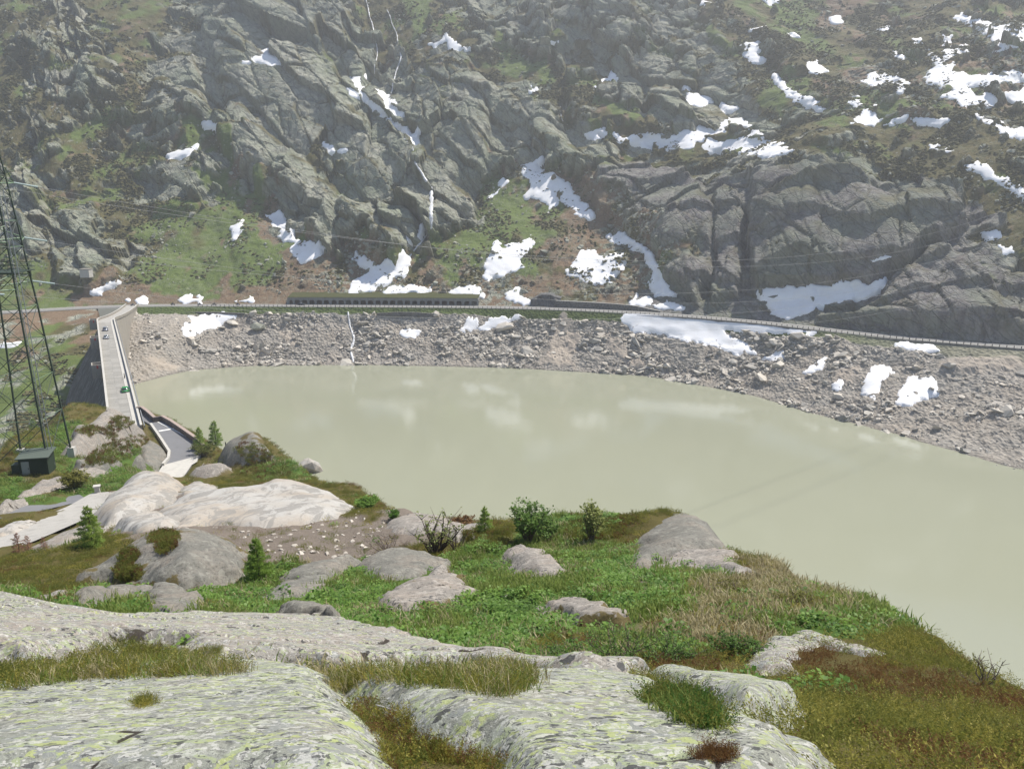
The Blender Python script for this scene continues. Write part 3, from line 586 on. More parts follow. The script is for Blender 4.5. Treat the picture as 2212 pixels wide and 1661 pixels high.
SNOW = [
 ([(1640, 632), (1700, 625), (1780, 620), (1840, 612), (1912, 615), (1890, 635), (1830, 650), (1760, 668), (1715, 690), (1685, 688), (1650, 655)], "large snow bank at the foot of the dark slab cliff above the road"),
 ([(1045, 600), (1055, 550), (1075, 525), (1100, 535), (1145, 515), (1152, 530), (1125, 560), (1130, 575), (1090, 592), (1050, 602)], "irregular snow patch on brown talus, left of the square one"),
 ([(1228, 585), (1245, 555), (1270, 537), (1300, 548), (1350, 550), (1345, 575), (1320, 610), (1285, 612), (1240, 600)], "roughly square snow patch with rocks showing on the talus cone"),
 ([(1115, 360), (1168, 352), (1158, 375), (1195, 380), (1212, 400), (1200, 440), (1185, 455), (1172, 430), (1138, 425), (1150, 400)], "ragged snow patch at the apex of the talus cone"),
 ([(1200, 388), (1235, 415), (1278, 470), (1245, 466), (1212, 425)], "snow tongue along the cliff right of the talus apex"),
 ([(1315, 512), (1345, 508), (1372, 520), (1400, 545), (1424, 580), (1428, 610), (1458, 640), (1415, 640), (1402, 610), (1410, 580), (1385, 540), (1330, 528)], "long snow strip down the right edge of the talus below the slabs"),
 ([(752, 638), (765, 612), (800, 590), (762, 562), (785, 556), (822, 582), (868, 546), (882, 556), (878, 592), (835, 612), (800, 632)], "big forked snow field at the foot of the central buttress"),
 ([(578, 465), (606, 463), (642, 522), (615, 520), (590, 492)], "tall narrow snow patch under the left central crag"),
 ([(632, 536), (665, 532), (702, 528), (684, 558), (652, 566)], "snow patch on grass between two crags left of centre"),
 ([(752, 195), (772, 142), (787, 162), (782, 188), (802, 196), (828, 200), (858, 225), (872, 250), (845, 260), (820, 245), (800, 226), (760, 208)], "jagged snow field in the gully beside the twin waterfalls"),
 ([(845, 258), (875, 275), (918, 274), (905, 288), (885, 285), (902, 312), (890, 318), (862, 285)], "lower tail of the waterfall gully snow"),
 ([(528, 138), (592, 110), (599, 140), (580, 149), (560, 136)], "single snow patch high on the pale rock face"),
 ([(928, 97), (958, 80), (962, 90), (940, 100)], "short snow streak right of the upper waterfall"), ([(962, 76), (972, 90), (1012, 105), (985, 111), (965, 100)], "wedge of snow above the grassy knob by the waterfall"),
 ([(1320, 283), (1342, 295), (1400, 288), (1440, 300), (1500, 285), (1572, 260), (1562, 287), (1500, 316), (1460, 327), (1400, 316), (1340, 308)], "long curved snow band below the square crags"),
 ([(1514, 328), (1518, 306), (1590, 303), (1628, 288), (1580, 266), (1602, 264), (1660, 300), (1712, 325), (1700, 340), (1620, 337), (1560, 330)], "broad snow shelf wrapped round a rocky hump"),
 ([(1263, 290), (1312, 282), (1302, 297), (1280, 298)], "small snow patch at the left end of the curved band"), ([(1278, 187), (1310, 180), (1324, 155), (1332, 172), (1308, 192)], "hooked snow patch between the high square crags"),
 ([(1478, 188), (1502, 208), (1532, 220), (1512, 235), (1490, 218)], "snow in a gully right of the square crags"), ([(1514, 0), (1524, 0), (1544, 36), (1534, 32)], "thin snow streak at the top edge"), ([(1640, -10), (1690, -10), (1690, 6), (1660, 10)], "snow patch cut by the picture top right of the thin streak"),
 ([(1600, 102), (1632, 98), (1648, 132), (1612, 132)], "blocky snow patch in brown grass high on the right"), ([(1738, 128), (1756, 136), (1784, 156), (1765, 162), (1750, 150)], "snow patch under a dark rock high on the right"),
 ([(1673, 168), (1702, 190), (1750, 213), (1778, 236), (1740, 230), (1698, 206)], "long diagonal snow line on the right hillside"), ([(1838, 268), (1866, 236), (1892, 234), (1896, 262), (1870, 270)], "snow patch left of a long low crag"), ([(1900, 258), (1960, 250), (1955, 263), (1910, 266)], "shallow snow under a long low crag"),
 ([(1862, 178), (1888, 160), (1922, 164), (1962, 180), (1948, 197), (1898, 186)], "ragged snow patch above the long low crag"), ([(2000, 182), (2008, 148), (2060, 140), (2045, 155), (2110, 168), (2200, 152), (2230, 180), (2140, 182), (2040, 194)], "widest snow field on the upper right hillside"),
 ([(1968, 84), (1988, 84), (2035, 130), (2036, 70), (2052, 80), (2058, 118), (2035, 150), (2008, 140), (2012, 120)], "branching snow gully above the widest snow field"), ([(2062, 38), (2102, 34), (2150, 60), (2190, 52), (2230, 45), (2230, 90), (2150, 112), (2142, 78), (2080, 52)], "snow field in the upper right corner"),
 ([(2038, 208), (2090, 194), (2102, 205), (2165, 210), (2140, 232), (2070, 222)], "broken snow patch below the widest snow field"), ([(2160, 205), (2230, 195), (2230, 220), (2190, 222)], "snow scraps at the right picture edge"), ([(1968, 259), (2020, 252), (2047, 258), (2030, 271), (1985, 270)], "flat snow patch below a dark boulder ledge"),
 ([(2122, 260), (2150, 262), (2230, 292), (2230, 310), (2160, 288)], "snow strip climbing to the right picture edge"), ([(2083, 360), (2108, 351), (2160, 380), (2230, 412), (2230, 445), (2170, 408)], "large snow strip on the right beside the heath ridge"),
 ([(2123, 506), (2150, 496), (2162, 515), (2135, 522)], "upper of two small snow dots right of the slab cliff"), ([(2153, 530), (2185, 528), (2192, 546), (2165, 550)], "lower of two small snow dots right of the slab cliff"), ([(2013, 321), (2062, 325), (2050, 334)], "tiny snow sliver on the right heath"),
 ([(833, 632), (862, 618), (930, 622), (935, 630), (910, 636), (840, 639)], "snow patch just above the gallery, left one"), ([(968, 640), (985, 620), (1036, 620), (1048, 645), (1010, 642)], "snow patch just above the gallery, right one"), ([(198, 632), (232, 608), (266, 592), (262, 605), (212, 634)], "slanting snow strip by the small concrete block"),
 ([(388, 652), (405, 642), (434, 643), (430, 655)], "low snow heap beside the road left of the gallery"), ([(278, 650), (310, 643), (316, 650), (300, 656)], "low snow heap above the road junction"), ([(508, 652), (540, 645), (545, 652), (520, 656)], "thin snow heap by the road near the motorcycles"),
 ([(1092, 646), (1112, 618), (1124, 625), (1128, 642), (1146, 652), (1130, 655)], "snow heap against the dark rock cut by the road"), ([(1420, 664), (1440, 645), (1478, 668), (1450, 672)], "snow at the lower end of the talus edge strip"), ([(1362, 656), (1386, 638), (1408, 650), (1385, 658)], "small snow cap above the masonry wall"),
 ([(438, 272), (470, 267), (472, 276), (452, 282)], "small snow patch below the left rock face"), ([(493, 490), (526, 478), (518, 502), (504, 514)], "small snow patch in the grassy left gully"), ([(366, 342), (395, 330), (424, 320), (405, 335)], "row of snow scraps on the left slope"), ([(703, 318), (726, 326), (746, 322), (738, 331), (712, 330)], "small snow patch under the central slab"),
 ([(878, 512), (918, 508), (900, 524), (886, 524)], "small snow patch at the foot of the lower waterfall"), ([(1058, 426), (1088, 388), (1096, 392), (1074, 424)], "narrow snow streak on the green talus edge"), ([(1165, 398), (1180, 396), (1170, 412)], "snow crumb left of the ragged apex patch"),
 ([(1880, 556), (1925, 552), (1950, 548), (1920, 560), (1890, 566)], "thin snow ledge on the dark slab cliff"), ([(1192, 84), (1212, 84), (1206, 92), (1190, 90)], "tiny snow bit high in the centre"), ([(1140, 62 + 130), (1162, 190), (1160, 204), (1142, 203)], "little snow wedge beside a green ridge in the centre"), ([(1620, 70), (1650, 64), (1648, 76)], "small snow bit under the right top slope"), ([(1562, 232), (1590, 234), (1580, 246), (1566, 242)], "snow scrap above the broad snow shelf"), ([(1830, 215), (1850, 212), (1866, 228), (1840, 228)], "snow scrap above the long diagonal line"),
]
SNOW += [([(1900, 60), (1925, 55), (1920, 68)], "small snow bit left of the branching gully"), ([(1930, 120), (1952, 112), (1960, 128), (1940, 132)], "snow scrap beside the branching gully"), ([(2090, 250), (2112, 246), (2118, 256)], "snow scrap between the flat patch and the climbing strip"), ([(1790, 40), (1812, 36), (1818, 46), (1800, 50)], "tiny snow bit right of the top centre slope"), ([(2060, 108), (2085, 100), (2095, 112), (2070, 118)], "snow bit right of the branching gully"), ([(1700, 75), (1716, 68), (1722, 80)], "tiny snow bit above the diagonal snow line")]
for poly, lab in SNOW: snow_patch(poly, lab)
SHSNOW = [([(1343, 692), (1362, 674), (1450, 679), (1600, 694), (1768, 715), (1760, 723), (1640, 719), (1565, 714), (1605, 742), (1634, 766), (1600, 767), (1520, 746), (1420, 724), (1360, 714)], "biggest snow field just below the road on the scree"),
 ([(398, 726), (392, 696), (440, 682), (506, 681), (470, 702), (432, 724)], "snow patch on the scree near the dam"), ([(998, 716), (1004, 690), (1030, 690), (1036, 708), (1060, 690), (1128, 684), (1092, 702), (1040, 717)], "forked snow patch on the scree below the gallery end"), ([(868, 720), (880, 711), (908, 716), (890, 731)], "small snow patch on the scree below the gallery"),
 ([(1858, 852), (1880, 804), (1906, 794), (1932, 805), (1900, 836), (1890, 860)], "left of two snow patches low on the right scree"), ([(1938, 868), (1950, 820), (2000, 808), (2024, 830), (2020, 852), (1965, 872)], "right of two snow patches low on the right scree"), ([(1936, 740), (1990, 742), (2045, 764), (1960, 756)], "narrow snow below the road wall on the right"),
 ([(1738, 806), (1782, 774), (1772, 797)], "slanting snow sliver on the right scree"), ([(1640, 775), (1690, 758), (1690, 775), (1655, 780)], "snow fringe below the biggest snow field"), ([(1790, 830), (1820, 828), (1815, 840)], "crumb of snow near the right waterline")]
for poly, lab in SHSNOW:
    snow_patch(poly, lab, 'shore', 0.35, 11, "snow patches on the scree")
def vpatch(poly, lab):
    sd = psdf(vpx, vpy, poly, 12) + fbm(VX / 5, VY / 5, 311, 3) * 5; ii, jj = np.where(sd > -3)
    if len(ii) < 4: return
    a, b, c, d = ii.min() - 1, ii.max() + 2, jj.min() - 1, jj.max() + 2; S = sd[a:b, c:d]
    Q = np.stack([VX, VY, VZ], -1)[a:b, c:d].copy(); Q[..., 2] += np.where(S > 0, .3 + np.minimum(S, 6) * .12, S * .5)
    F = grid_faces(b - a, d - c); F = F[(S.ravel()[F] > -3).any(1)]; used, inv = np.unique(F.ravel(), return_inverse=True); V = Q.reshape(-1, 3)[used]; o0 = V.mean(0)
    tag(link("snow_patch", mesh_np("snow_patch", V - o0, inv.reshape(F.shape), M_SNOW, True), None, o0), lab, "snow patch", "snow below the dam")
vpatch([(118, 922), (140, 912), (165, 898), (182, 866), (184, 880), (160, 915), (140, 928)], "snow wedge along the toe of the dam, lower part")
vpatch([(160, 858), (172, 845), (178, 842), (178, 868)], "small snow wedge along the toe of the dam, upper part")
vpatch([(-5, 748), (10, 742), (48, 737), (40, 748), (10, 752)], "snow strip in the valley behind the pylon")

# ================================================================== DAM, ROADS, WALLS, GALLERY
M_DECK, M_FACE = mat_deck(), mat_dam_face()
M_CONC = mat_concrete("weathered_concrete", (0.27, 0.245, 0.205), (0.36, 0.33, 0.28), 0.6)
M_CONCL = mat_concrete("pale_concrete", (0.42, 0.40, 0.36), (0.52, 0.50, 0.45), 0.3)
M_CONCD = mat_concrete("grey_gallery_concrete", (0.19, 0.19, 0.18), (0.26, 0.26, 0.24), 0.5)
M_DARK = plain("dark_shade_metal", (0.03, 0.03, 0.032), 0.7)
M_STEEL = plain("galvanised_steel", (0.30, 0.31, 0.32), 0.5, 0.5, 0.15, metal=0.5)
M_POST = plain("tarred_post", (0.06, 0.055, 0.05), 0.8)
def cpt(s, off, z=CREST_Z):
    """point on the dam: metres along the crest from its near end, metres to the lake side"""
    p = CREST[0] + CDIR * s - CNRM * off; return (float(p[0]), float(p[1]), float(z))
HW = 2.95
RJ = road_index(-204)                                            # where the ramp meets the mountain road
def bez(P0, P1, P2, n=12):
    t = np.linspace(0, 1, n)[:, None]; return (1 - t) ** 2 * np.array(P0) + 2 * t * (1 - t) * np.array(P1) + t * t * np.array(P2)
END = RL[RJ] - RN[RJ] * 1.0
CP = np.vstack([[CREST[0] - CDIR * 16], [CREST[0] + CDIR * s for s in np.linspace(0, CLEN - 6, 14)], bez(CREST[1] - CDIR * 4, CREST[1] + CDIR * 14, END, 12)])
CZ = np.r_[np.full(15, CREST_Z), CREST_Z + (ROAD_Z + .12 - CREST_Z) * sstep(0, 1, np.linspace(0, 1, 12))]
_ct = np.gradient(CP, axis=0); _ct /= np.hypot(_ct[:, 0], _ct[:, 1])[:, None]; CN = np.stack([_ct[:, 1], -_ct[:, 0]], 1)      # towards the lake
def loft(name, mat, prof, parent, a=0, b=None, closed=True):
    """sweep a cross-section (offset to the lake, height over the deck) along the crest"""
    b = len(CP) if b is None else b; idx = range(a, b); n = len(prof); V, F = [], []
    for i in idx:
        for o, z in prof: V.append((CP[i, 0] + CN[i, 0] * o, CP[i, 1] + CN[i, 1] * o, CZ[i] + z if z > -25 else z + CREST_Z))
    m = len(list(idx))
    for i in range(m - 1):
        for k in range(n if closed else n - 1):
            F.append((i * n + k, i * n + (k + 1) % n, (i + 1) * n + (k + 1) % n, (i + 1) * n + k))
    if closed: F += [tuple(range(n))[::-1], tuple((m - 1) * n + k for k in range(n))]
    mb = MB(); mb.v, mb.f = V, F; return mb.build(name, mat, parent)
dam = empty("dam", cpt(0, 0, 0)); tag(dam, "curved concrete dam with road along its crest between lake and valley", "dam")
dam.location = (0, 0, 0)
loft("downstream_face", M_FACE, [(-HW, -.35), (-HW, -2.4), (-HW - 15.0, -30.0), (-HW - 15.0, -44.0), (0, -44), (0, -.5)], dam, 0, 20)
loft("upstream_face", M_CONC, [(0.02, -.5), (0.02, -40), (HW + 1.2, -40), (HW + .05, -.35), (HW + .05, -.3), (0.02, -.3)], dam)
loft("deck", M_DECK, [(-HW, -.3), (HW, -.3), (HW, 0.0), (-HW, 0.0)], dam)
n_ = NM("paving_slab_stone", .85, .25); _f = n_.noise(.8, 5, .7); n_.base(n_.mix(_f, n_.mix(n_.rand(), (0.22, 0.21, 0.185), (0.37, 0.35, 0.315)), (0.28, 0.27, 0.245))); M_PAVE = n_.m
_ps = MB().box((0, 0, 0), (1.94, 2.23, .08)).mesh("paving_slab", M_PAVE)
for r_ in range(int(CLEN / 2.0) + 4):
    for c_i in range(2):
        q = cpt(r_ * 2.0 - 7, -HW + .2 + 1.13 + c_i * 2.27, CREST_Z + .012 + rnd.uniform(-.006, .006))
        if r_ * 2.0 - 7 < CLEN - 6: link("paving_slab", _ps, dam, q).rotation_euler = (0, 0, math.atan2(CDIR[1], CDIR[0]))
loft("footway", M_CONCL, [(HW - 1.25, 0.004), (HW - .02, 0.004), (HW - .02, 0.16), (HW - 1.25, 0.16)], dam)
par = loft("parapet", M_CONC, [(-HW - .25, -.34), (-HW + .15, -.34), (-HW + .15, .95), (-HW - .25, .95)], dam); loft("coping", M_CONCL, [(-HW - .32, .953), (-HW + .22, .953), (-HW + .22, 1.08), (-HW - .32, 1.08)], par)
par = loft("parapet", M_CONC, [(HW + .02, -.29), (HW + .38, -.29), (HW + .38, .85), (HW + .02, .85)], dam); loft("coping", M_CONCL, [(HW - .04, .853), (HW + .44, .853), (HW + .44, 1.0), (HW - .04, 1.0)], par)
loft("handrail", M_STEEL, [(HW + .75, .2), (HW + .95, .2), (HW + .95, .75), (HW + .75, .75)], dam, 0, 16)
M_REDS = plain("red_sign_paint", (0.45, 0.03, 0.025), 0.5)
rz = math.atan2(CDIR[1], CDIR[0])
for k, px_y in enumerate([690, 733, 800]):
    s = CLEN * (0.985, 0.70, 0.375)[k]; c = cpt(s, -HW - 1.45); mb = MB()
    for dx, dy, sx, sy in ((0, 1.25, 4.2, .3), (0, -1.25, 4.2, .3)):
        q = cpt(s + dx, -HW - 1.45 - dy + (.0)); 
    def bx(ds, do, ls, lo, z0, z1): 
        q = cpt(s + ds, -HW - 1.7 + do); mb.box((q[0], q[1], CREST_Z + (z0 + z1) / 2), (ls, lo, z1 - z0), rz)
    bx(0, -1.2, 4.6, .35, -3, 1.1); bx(-2.15, .1, .35, 2.3, -3, 1.1); bx(2.15, .1, .35, 2.3, -3, 1.1); bx(0, .1, 4.0, 2.2, -3, -.1)
    b = mb.build("lookout_bay", M_CONC, dam)
    q = cpt(s - 2.36, -HW - 1.5, CREST_Z + .4); MB().box(q, (.04, .5, .9), rz).build("warning_plate", M_REDS, b)
# near-side gate pier of the dam by the knoll
q = cpt(-1, -HW - 12, CREST_Z - 3.0); pier = MB().box(q, (1.4, 1.6, 5), rz); pier = pier.build("gauge_pier", plain("rusty_brown_paint", (0.22, 0.12, 0.07), .8)); tag(pier, "small brown pier above the downstream face beside the rounded knoll", "pier")

# ---- parking place behind the near end of the crest
mb = MB(); mb.prism([tuple(p) for p in PARK], CREST_Z - .6, CREST_Z + .01)
M_TAR = mat_concrete("grey_tarmac", (0.15, 0.15, 0.155), (0.19, 0.19, 0.195), 0.15)
park = mb.build("parking_area", M_TAR); tag(park, kind="structure", label="grey parking place at the near end of the dam crest")
def flat_px(name, mat, pxs, z, parent=None, th=.0):
    P = [at_z(x, y, z)[:2] for x, y in pxs]; mb = MB()
    if th: mb.prism(P, z - th, z)
    else: mb.add([(p[0], p[1], z) for p in P], [tuple(range(len(P)))])
    return mb.build(name, mat, parent)
flat_px("concrete_apron", M_CONCL, [(352, 1004), (372, 999), (428, 984), (426, 997), (414, 1004), (396, 1030), (332, 1036)], CREST_Z + .02, park)
flat_px("paint_line", M_WHITE, [(326, 904), (329, 903), (420, 950), (418, 952)], CREST_Z + .016, park); flat_px("paint_line", M_WHITE, [(342, 930), (390, 922), (391, 924), (344, 932)], CREST_Z + .02, park)
def wall_path(name, P, zs, h, w, mat, parent=None, capmat=None):
    """a wall along a path: P plan points, zs foot heights"""
    P = np.array(P, float); t = np.gradient(P, axis=0); t /= np.hypot(t[:, 0], t[:, 1])[:, None]; n = np.stack([-t[:, 1], t[:, 0]], 1); N = len(P)
    hh = np.broadcast_to(np.asarray(h, float), (N,)); V = []; F = []
    for i in range(N):
        for o, z in ((-w / 2, 0), (w / 2, 0), (w / 2, hh[i]), (-w / 2, hh[i])): V.append((P[i, 0] + n[i, 0] * o, P[i, 1] + n[i, 1] * o, zs[i] + z))
    for i in range(N - 1):
        for k in range(4): F.append((i * 4 + k, i * 4 + (k + 1) % 4, (i + 1) * 4 + (k + 1) % 4, (i + 1) * 4 + k))
    F += [(3, 2, 1, 0), tuple((N - 1) * 4 + k for k in range(4))]; mb = MB(); mb.v, mb.f = V, F
    o = mb.build(name, mat, parent)
    if capmat:
        mc = MB(); V = []
        for i in range(N):
            for q, z in ((-w / 2 - .06, hh[i] + .003), (w / 2 + .06, hh[i] + .003), (w / 2 + .06, hh[i] + .18), (-w / 2 - .06, hh[i] + .18)): V.append((P[i, 0] + n[i, 0] * q, P[i, 1] + n[i, 1] * q, zs[i] + z))
        mc.v, mc.f = V, list(F); mc.build("coping", capmat, o)
    return o
def mat_masonry(name, c0, c1, sc):
    n = NM(name, .9, .2); d = n.voro(sc, None, 'DISTANCE_TO_EDGE'); k = n.nd("ShaderNodeSeparateColor", {0: n.voro(sc, None, 'F1', 1)}).outputs[0]; f = n.noise(3, 4)
    c = n.mix(k, c0, c1); c = n.mix(n.ramp(f, [(.4, 0.0), (.7, .4)]), c, tuple(x * .6 for x in c0)); c = n.mix(n.ramp(d, [(0.0, 0.8), (0.07, 0.0)]), c, (0.06, 0.056, 0.05)); n.base(c); n.bump(n.ramp(d, [(0, 0.0), (.1, 1.0)]), .7, .1); return n.m
M_MASON, M_MASON2 = mat_masonry("stone_masonry", (0.13, 0.11, 0.095), (0.24, 0.20, 0.17), 1.6), mat_masonry("grey_road_masonry", (0.10, 0.10, 0.095), (0.20, 0.195, 0.18), 0.9)
M_COPE = plain("granite_coping", (0.34, 0.27, 0.23), .85, var=.3)
P = [at_z(x, y, CREST_Z)[:2] for x, y in [(297, 889), (308, 889), (322, 900), (335, 912), (352, 909), (372, 920), (398, 938), (432, 962), (440, 972)]]
w = wall_path("parapet_wall", P, [CREST_Z - 3] * 9, 4.1, .6, M_MASON, None, M_COPE); tag(w, "dark stone parapet wall with pinkish coping round the parking place", "wall")
K = [at_z(x, y, CREST_Z)[:2] for x, y in [(326, 918), (348, 950), (366, 978), (364, 992), (352, 1006)]]
w = wall_path("kerb_wall", K, [CREST_Z - .5] * 5, 1.0, .5, M_CONCL); tag(w, "low pale kerb wall curving along the rock beside the parking place", "wall")

# ---- avalanche gallery over the road
def road_pt(i, o, z): return (float(RL[i, 0] + RN[i, 0] * o), float(RL[i, 1] + RN[i, 1] * o), float(z))
gxa, gxb = at_z(619, 658, ROAD_Z)[0], at_z(1031, 661, ROAD_Z)[0]
ga, gb = road_index(gxa), road_index(gxb); GO = 3.6                       # the gallery stands just uphill of the open lane
M_ROOFG = NM("gallery_turf", .95, .1); _f = M_ROOFG.noise(.5, 5, .7); M_ROOFG.base(M_ROOFG.mix(_f, (0.04, 0.056, 0.02), (0.095, 0.088, 0.04))); M_ROOFG.bump(_f, .6, .3); M_ROOFG = M_ROOFG.m
gal = empty("avalanche_gallery"); tag(gal, "long grey concrete avalanche gallery with arched openings beside the road", "gallery")
GH = 3.3
gi = np.arange(ga, gb + 1, 2)
def gal_strip(name, mat, o0, o1, z0, z1, parent=gal, a=ga, b=gb, slope=0.0):
    idx = np.unique(np.r_[np.arange(a, b, 3), b]); n = len(idx); V = []
    for i in idx:
        V += [road_pt(i, o0, z0), road_pt(i, o1, z0 + slope), road_pt(i, o1, z1 + slope), road_pt(i, o0, z1)]
    F = [(i * 4 + k, i * 4 + (k + 1) % 4, (i + 1) * 4 + (k + 1) % 4, (i + 1) * 4 + k) for i in range(n - 1) for k in range(4)] + [(3, 2, 1, 0), tuple((n - 1) * 4 + k for k in range(4))]
    mb = MB(); mb.v, mb.f = V, F; return mb.build(name, mat, parent)
gal_strip("back_wall", M_CONCD, GO + 6.6, GO + 7.2, ROAD_Z - 1, ROAD_Z + GH); gal_strip("roof_slab", M_CONCD, GO - .35, GO + 7.4, ROAD_Z + GH + .003, ROAD_Z + GH + .35)
gal_strip("fascia", M_CONCD, GO - .02, GO + .3, ROAD_Z + GH - 1.0, ROAD_Z + GH); turf = gal_strip("turf_cover", M_ROOFG, GO - .15, GO + 12, ROAD_Z + GH + .36, ROAD_Z + GH + .6, slope=1.9)
gal_strip("gallery_pavement", M_ASPH, GO - .5, GO + 6.6, ROAD_Z - .5, ROAD_Z + .02)
NB = 26
for k in range(NB + 1):
    i = ga + (gb - ga) * k // NB; wd = 1.05 if k % 6 else 1.5; t = RT[i]; mb = MB(); hp = GH - 1.003; h0 = wd / 2
    prof = [(-h0, -.5), (h0, -.5), (h0, hp - .75), (h0 + .25, hp - .25), (h0 + .75, hp), (-h0 - .75, hp), (-h0 - .25, hp - .25), (-h0, hp - .75)]; V = []
    for dn in (-.08, .4):
        for a_t, z in prof: c = np.array(road_pt(i, GO + dn, 0))[:2] + t * a_t; V.append((c[0], c[1], ROAD_Z + z))
    mb.add(V, [tuple(range(8)), tuple(range(15, 7, -1))] + [((j + 1) % 8, j, 8 + j, 8 + (j + 1) % 8) for j in range(8)])
    mb.build("pillar", M_CONCD, gal)
for i in (ga, gb):
    t = RT[i]; mb = MB(); c = road_pt(i, GO + 3.5, ROAD_Z + GH - .4); mb.box(c, (.5, 7.2, 1.0), math.atan2(t[1], t[0])); mb.build("portal_beam", M_CONCD, gal)

# ---- guard posts along the lake side of the road
posts = empty("guard_rail"); tag(posts, "row of dark guard posts with a thin rail along the lake side of the road", "guard rail")
_pm = MB().box((0, 0, .3), (.22, .22, 1.1)).mesh("post", M_POST)
ra, rb = road_index(-168), road_index(205)
for i in range(ra, rb, 3): o = link("post", _pm, posts, road_pt(i, -3.9, ROAD_Z - .1))
idx = np.arange(ra, rb, 6); MB().tube([road_pt(i, -3.9, ROAD_Z + .55) for i in idx], .05, 4).build("rail", M_STEEL, posts)

# ---- walls beside the road
def road_wall(xa, xb, off, z0, hs, mat, name, lab, cat="wall", cap=None, w=.8):
    a, b = road_index(xa), road_index(xb); ii = np.linspace(a, b, 14).astype(int); hh = np.interp(np.linspace(0, 1, 14), np.linspace(0, 1, len(hs)), hs)
    o = wall_path(name, [road_pt(i, off, 0)[:2] for i in ii], [z0] * 14, hh, w, mat, None, cap); tag(o, lab, cat); return o
xx = lambda px_, py_: at_z(px_, py_, ROAD_Z)[0]
road_wall(xx(1196, 664), xx(1420, 676), 4.7, ROAD_Z - 1, [4.4, 4.2, 4.0, 3.6, 1.6], M_MASON2, "retaining_wall", "grey masonry retaining wall above the road right of the rock cut", cap=M_CONCL)
_rw = bpy.data.objects["retaining_wall"]; _a, _b = road_index(xx(1200, 664)), road_index(xx(1410, 676)); _hs = lambda f: float(np.interp(f, np.linspace(0, 1, 5), [4.4, 4.2, 4.0, 3.6, 1.6])) - 1.1
n_ = NM("wall_stone", .9, .2); _f = n_.noise(2.0, 5, .7); n_.base(n_.mix(_f, n_.mix(n_.rand(), (0.13, 0.13, 0.12), (0.25, 0.24, 0.215)), (0.17, 0.165, 0.15))); M_WST = n_.m
_ws = [stone_mesh("stone", M_WST, (.5, .25, .5), 18, 200 + k) for k in range(5)]
for row in range(5):
    i = _a + row % 2
    while i < _b:
        L = rnd.uniform(1.1, 2.0); f = (i - _a) / (_b - _a); z = .3 + row * .66
        if z < _hs(f):
            o = link("stone", _ws[rnd.randrange(5)], _rw, road_pt(i, 4.28, ROAD_Z + z)); o.scale = (L, 1, rnd.uniform(.62, .8)); o.rotation_euler = (0, 0, math.atan2(RT[i, 1], RT[i, 0]))
        i += max(1, int(round(L / DU)))
road_wall(xx(1380, 674), xx(1780, 712), -4.5, ROAD_Z - 3.2, [2.6, 3.0, 3.1, 3.1, 2.8], M_MASON2, "retaining_wall", "grey masonry wall carrying the road above the biggest snow field")
road_wall(xx(1880, 722), xx(2330, 752), -4.5, ROAD_Z - 3.6, [3.0, 3.5, 3.5, 3.4], M_MASON2, "retaining_wall", "grey masonry wall carrying the road at the right picture edge")
road_wall(xx(360, 659), xx(540, 659), -8.2, ROAD_Z - 4.2, [.8, 1.6, 1.6, 1.0], M_MASON2, "stone_bank", "low dry stone bank below the road near the dam", w=1.4)
road_wall(xx(820, 661), xx(950, 662), -8.0, ROAD_Z - 4.4, [1.6, 2.2, 2.2, 1.4], M_MASON2, "stone_bank", "low dry stone bank below the road beside the stream outlet", w=1.4)
# dark rock cut beside the road, and the long cut on the right
M_CUT = NM("dark_cut_rock", .9, .2); _s = M_CUT.noise(1.0, 6, .75, M_CUT.coord((.9, .9, .16), (0, .25, 0)), .4); M_CUT.base(M_CUT.mix(M_CUT.ramp(_s, [(.3, 0.0), (.7, 1.0)]), (0.06, 0.06, 0.062), (0.19, 0.185, 0.175))); M_CUT.bump(_s, .8, .6); M_CUT = M_CUT.m
def rock_cut(xa, xb, off, hs, lab):
    a, b = road_index(xa), road_index(xb); n = max(20, int((b - a) * DU / .9)); m = 12; ii = np.linspace(a, b, n).astype(int); V = np.zeros((n, m, 3))
    hh = np.interp(np.linspace(0, 1, n), np.linspace(0, 1, len(hs)), hs)
    for k, i in enumerate(ii):
        for j in range(m):
            f = j / (m - 1); V[k, j] = road_pt(i, off + f * hh[k] * .22 + (0 if j < m - 1 else 3.5), ROAD_Z - .8 + f * hh[k])
    s, t = np.meshgrid(np.arange(n), np.arange(m), indexing='ij'); dsp = facet(s / 4.0, t / 7.0 + s / 9, 401, 1)[0] * 1.1 + facet(s / 1.7, t / 4, 405, 1)[0] * .4
    V[..., 0] -= RN[ii, 0:1] * dsp; V[..., 1] -= RN[ii, 1:2] * dsp
    o = link("rock_cutting", mesh_np("rock_cutting", V, grid_faces(n, m), M_CUT, False)); tag(o, lab, "rock face"); return o
rock_cut(xx(1140, 663), xx(1205, 665), 5.0, [4.5, 7.5, 7.8, 6], "dark blasted rock face directly behind the road beside the masonry wall")
rock_cut(xx(1760, 709), xx(2330, 755), 5.2, [1.5, 5, 8, 10, 9, 9], "long shaded rock cutting along the right end of the road")

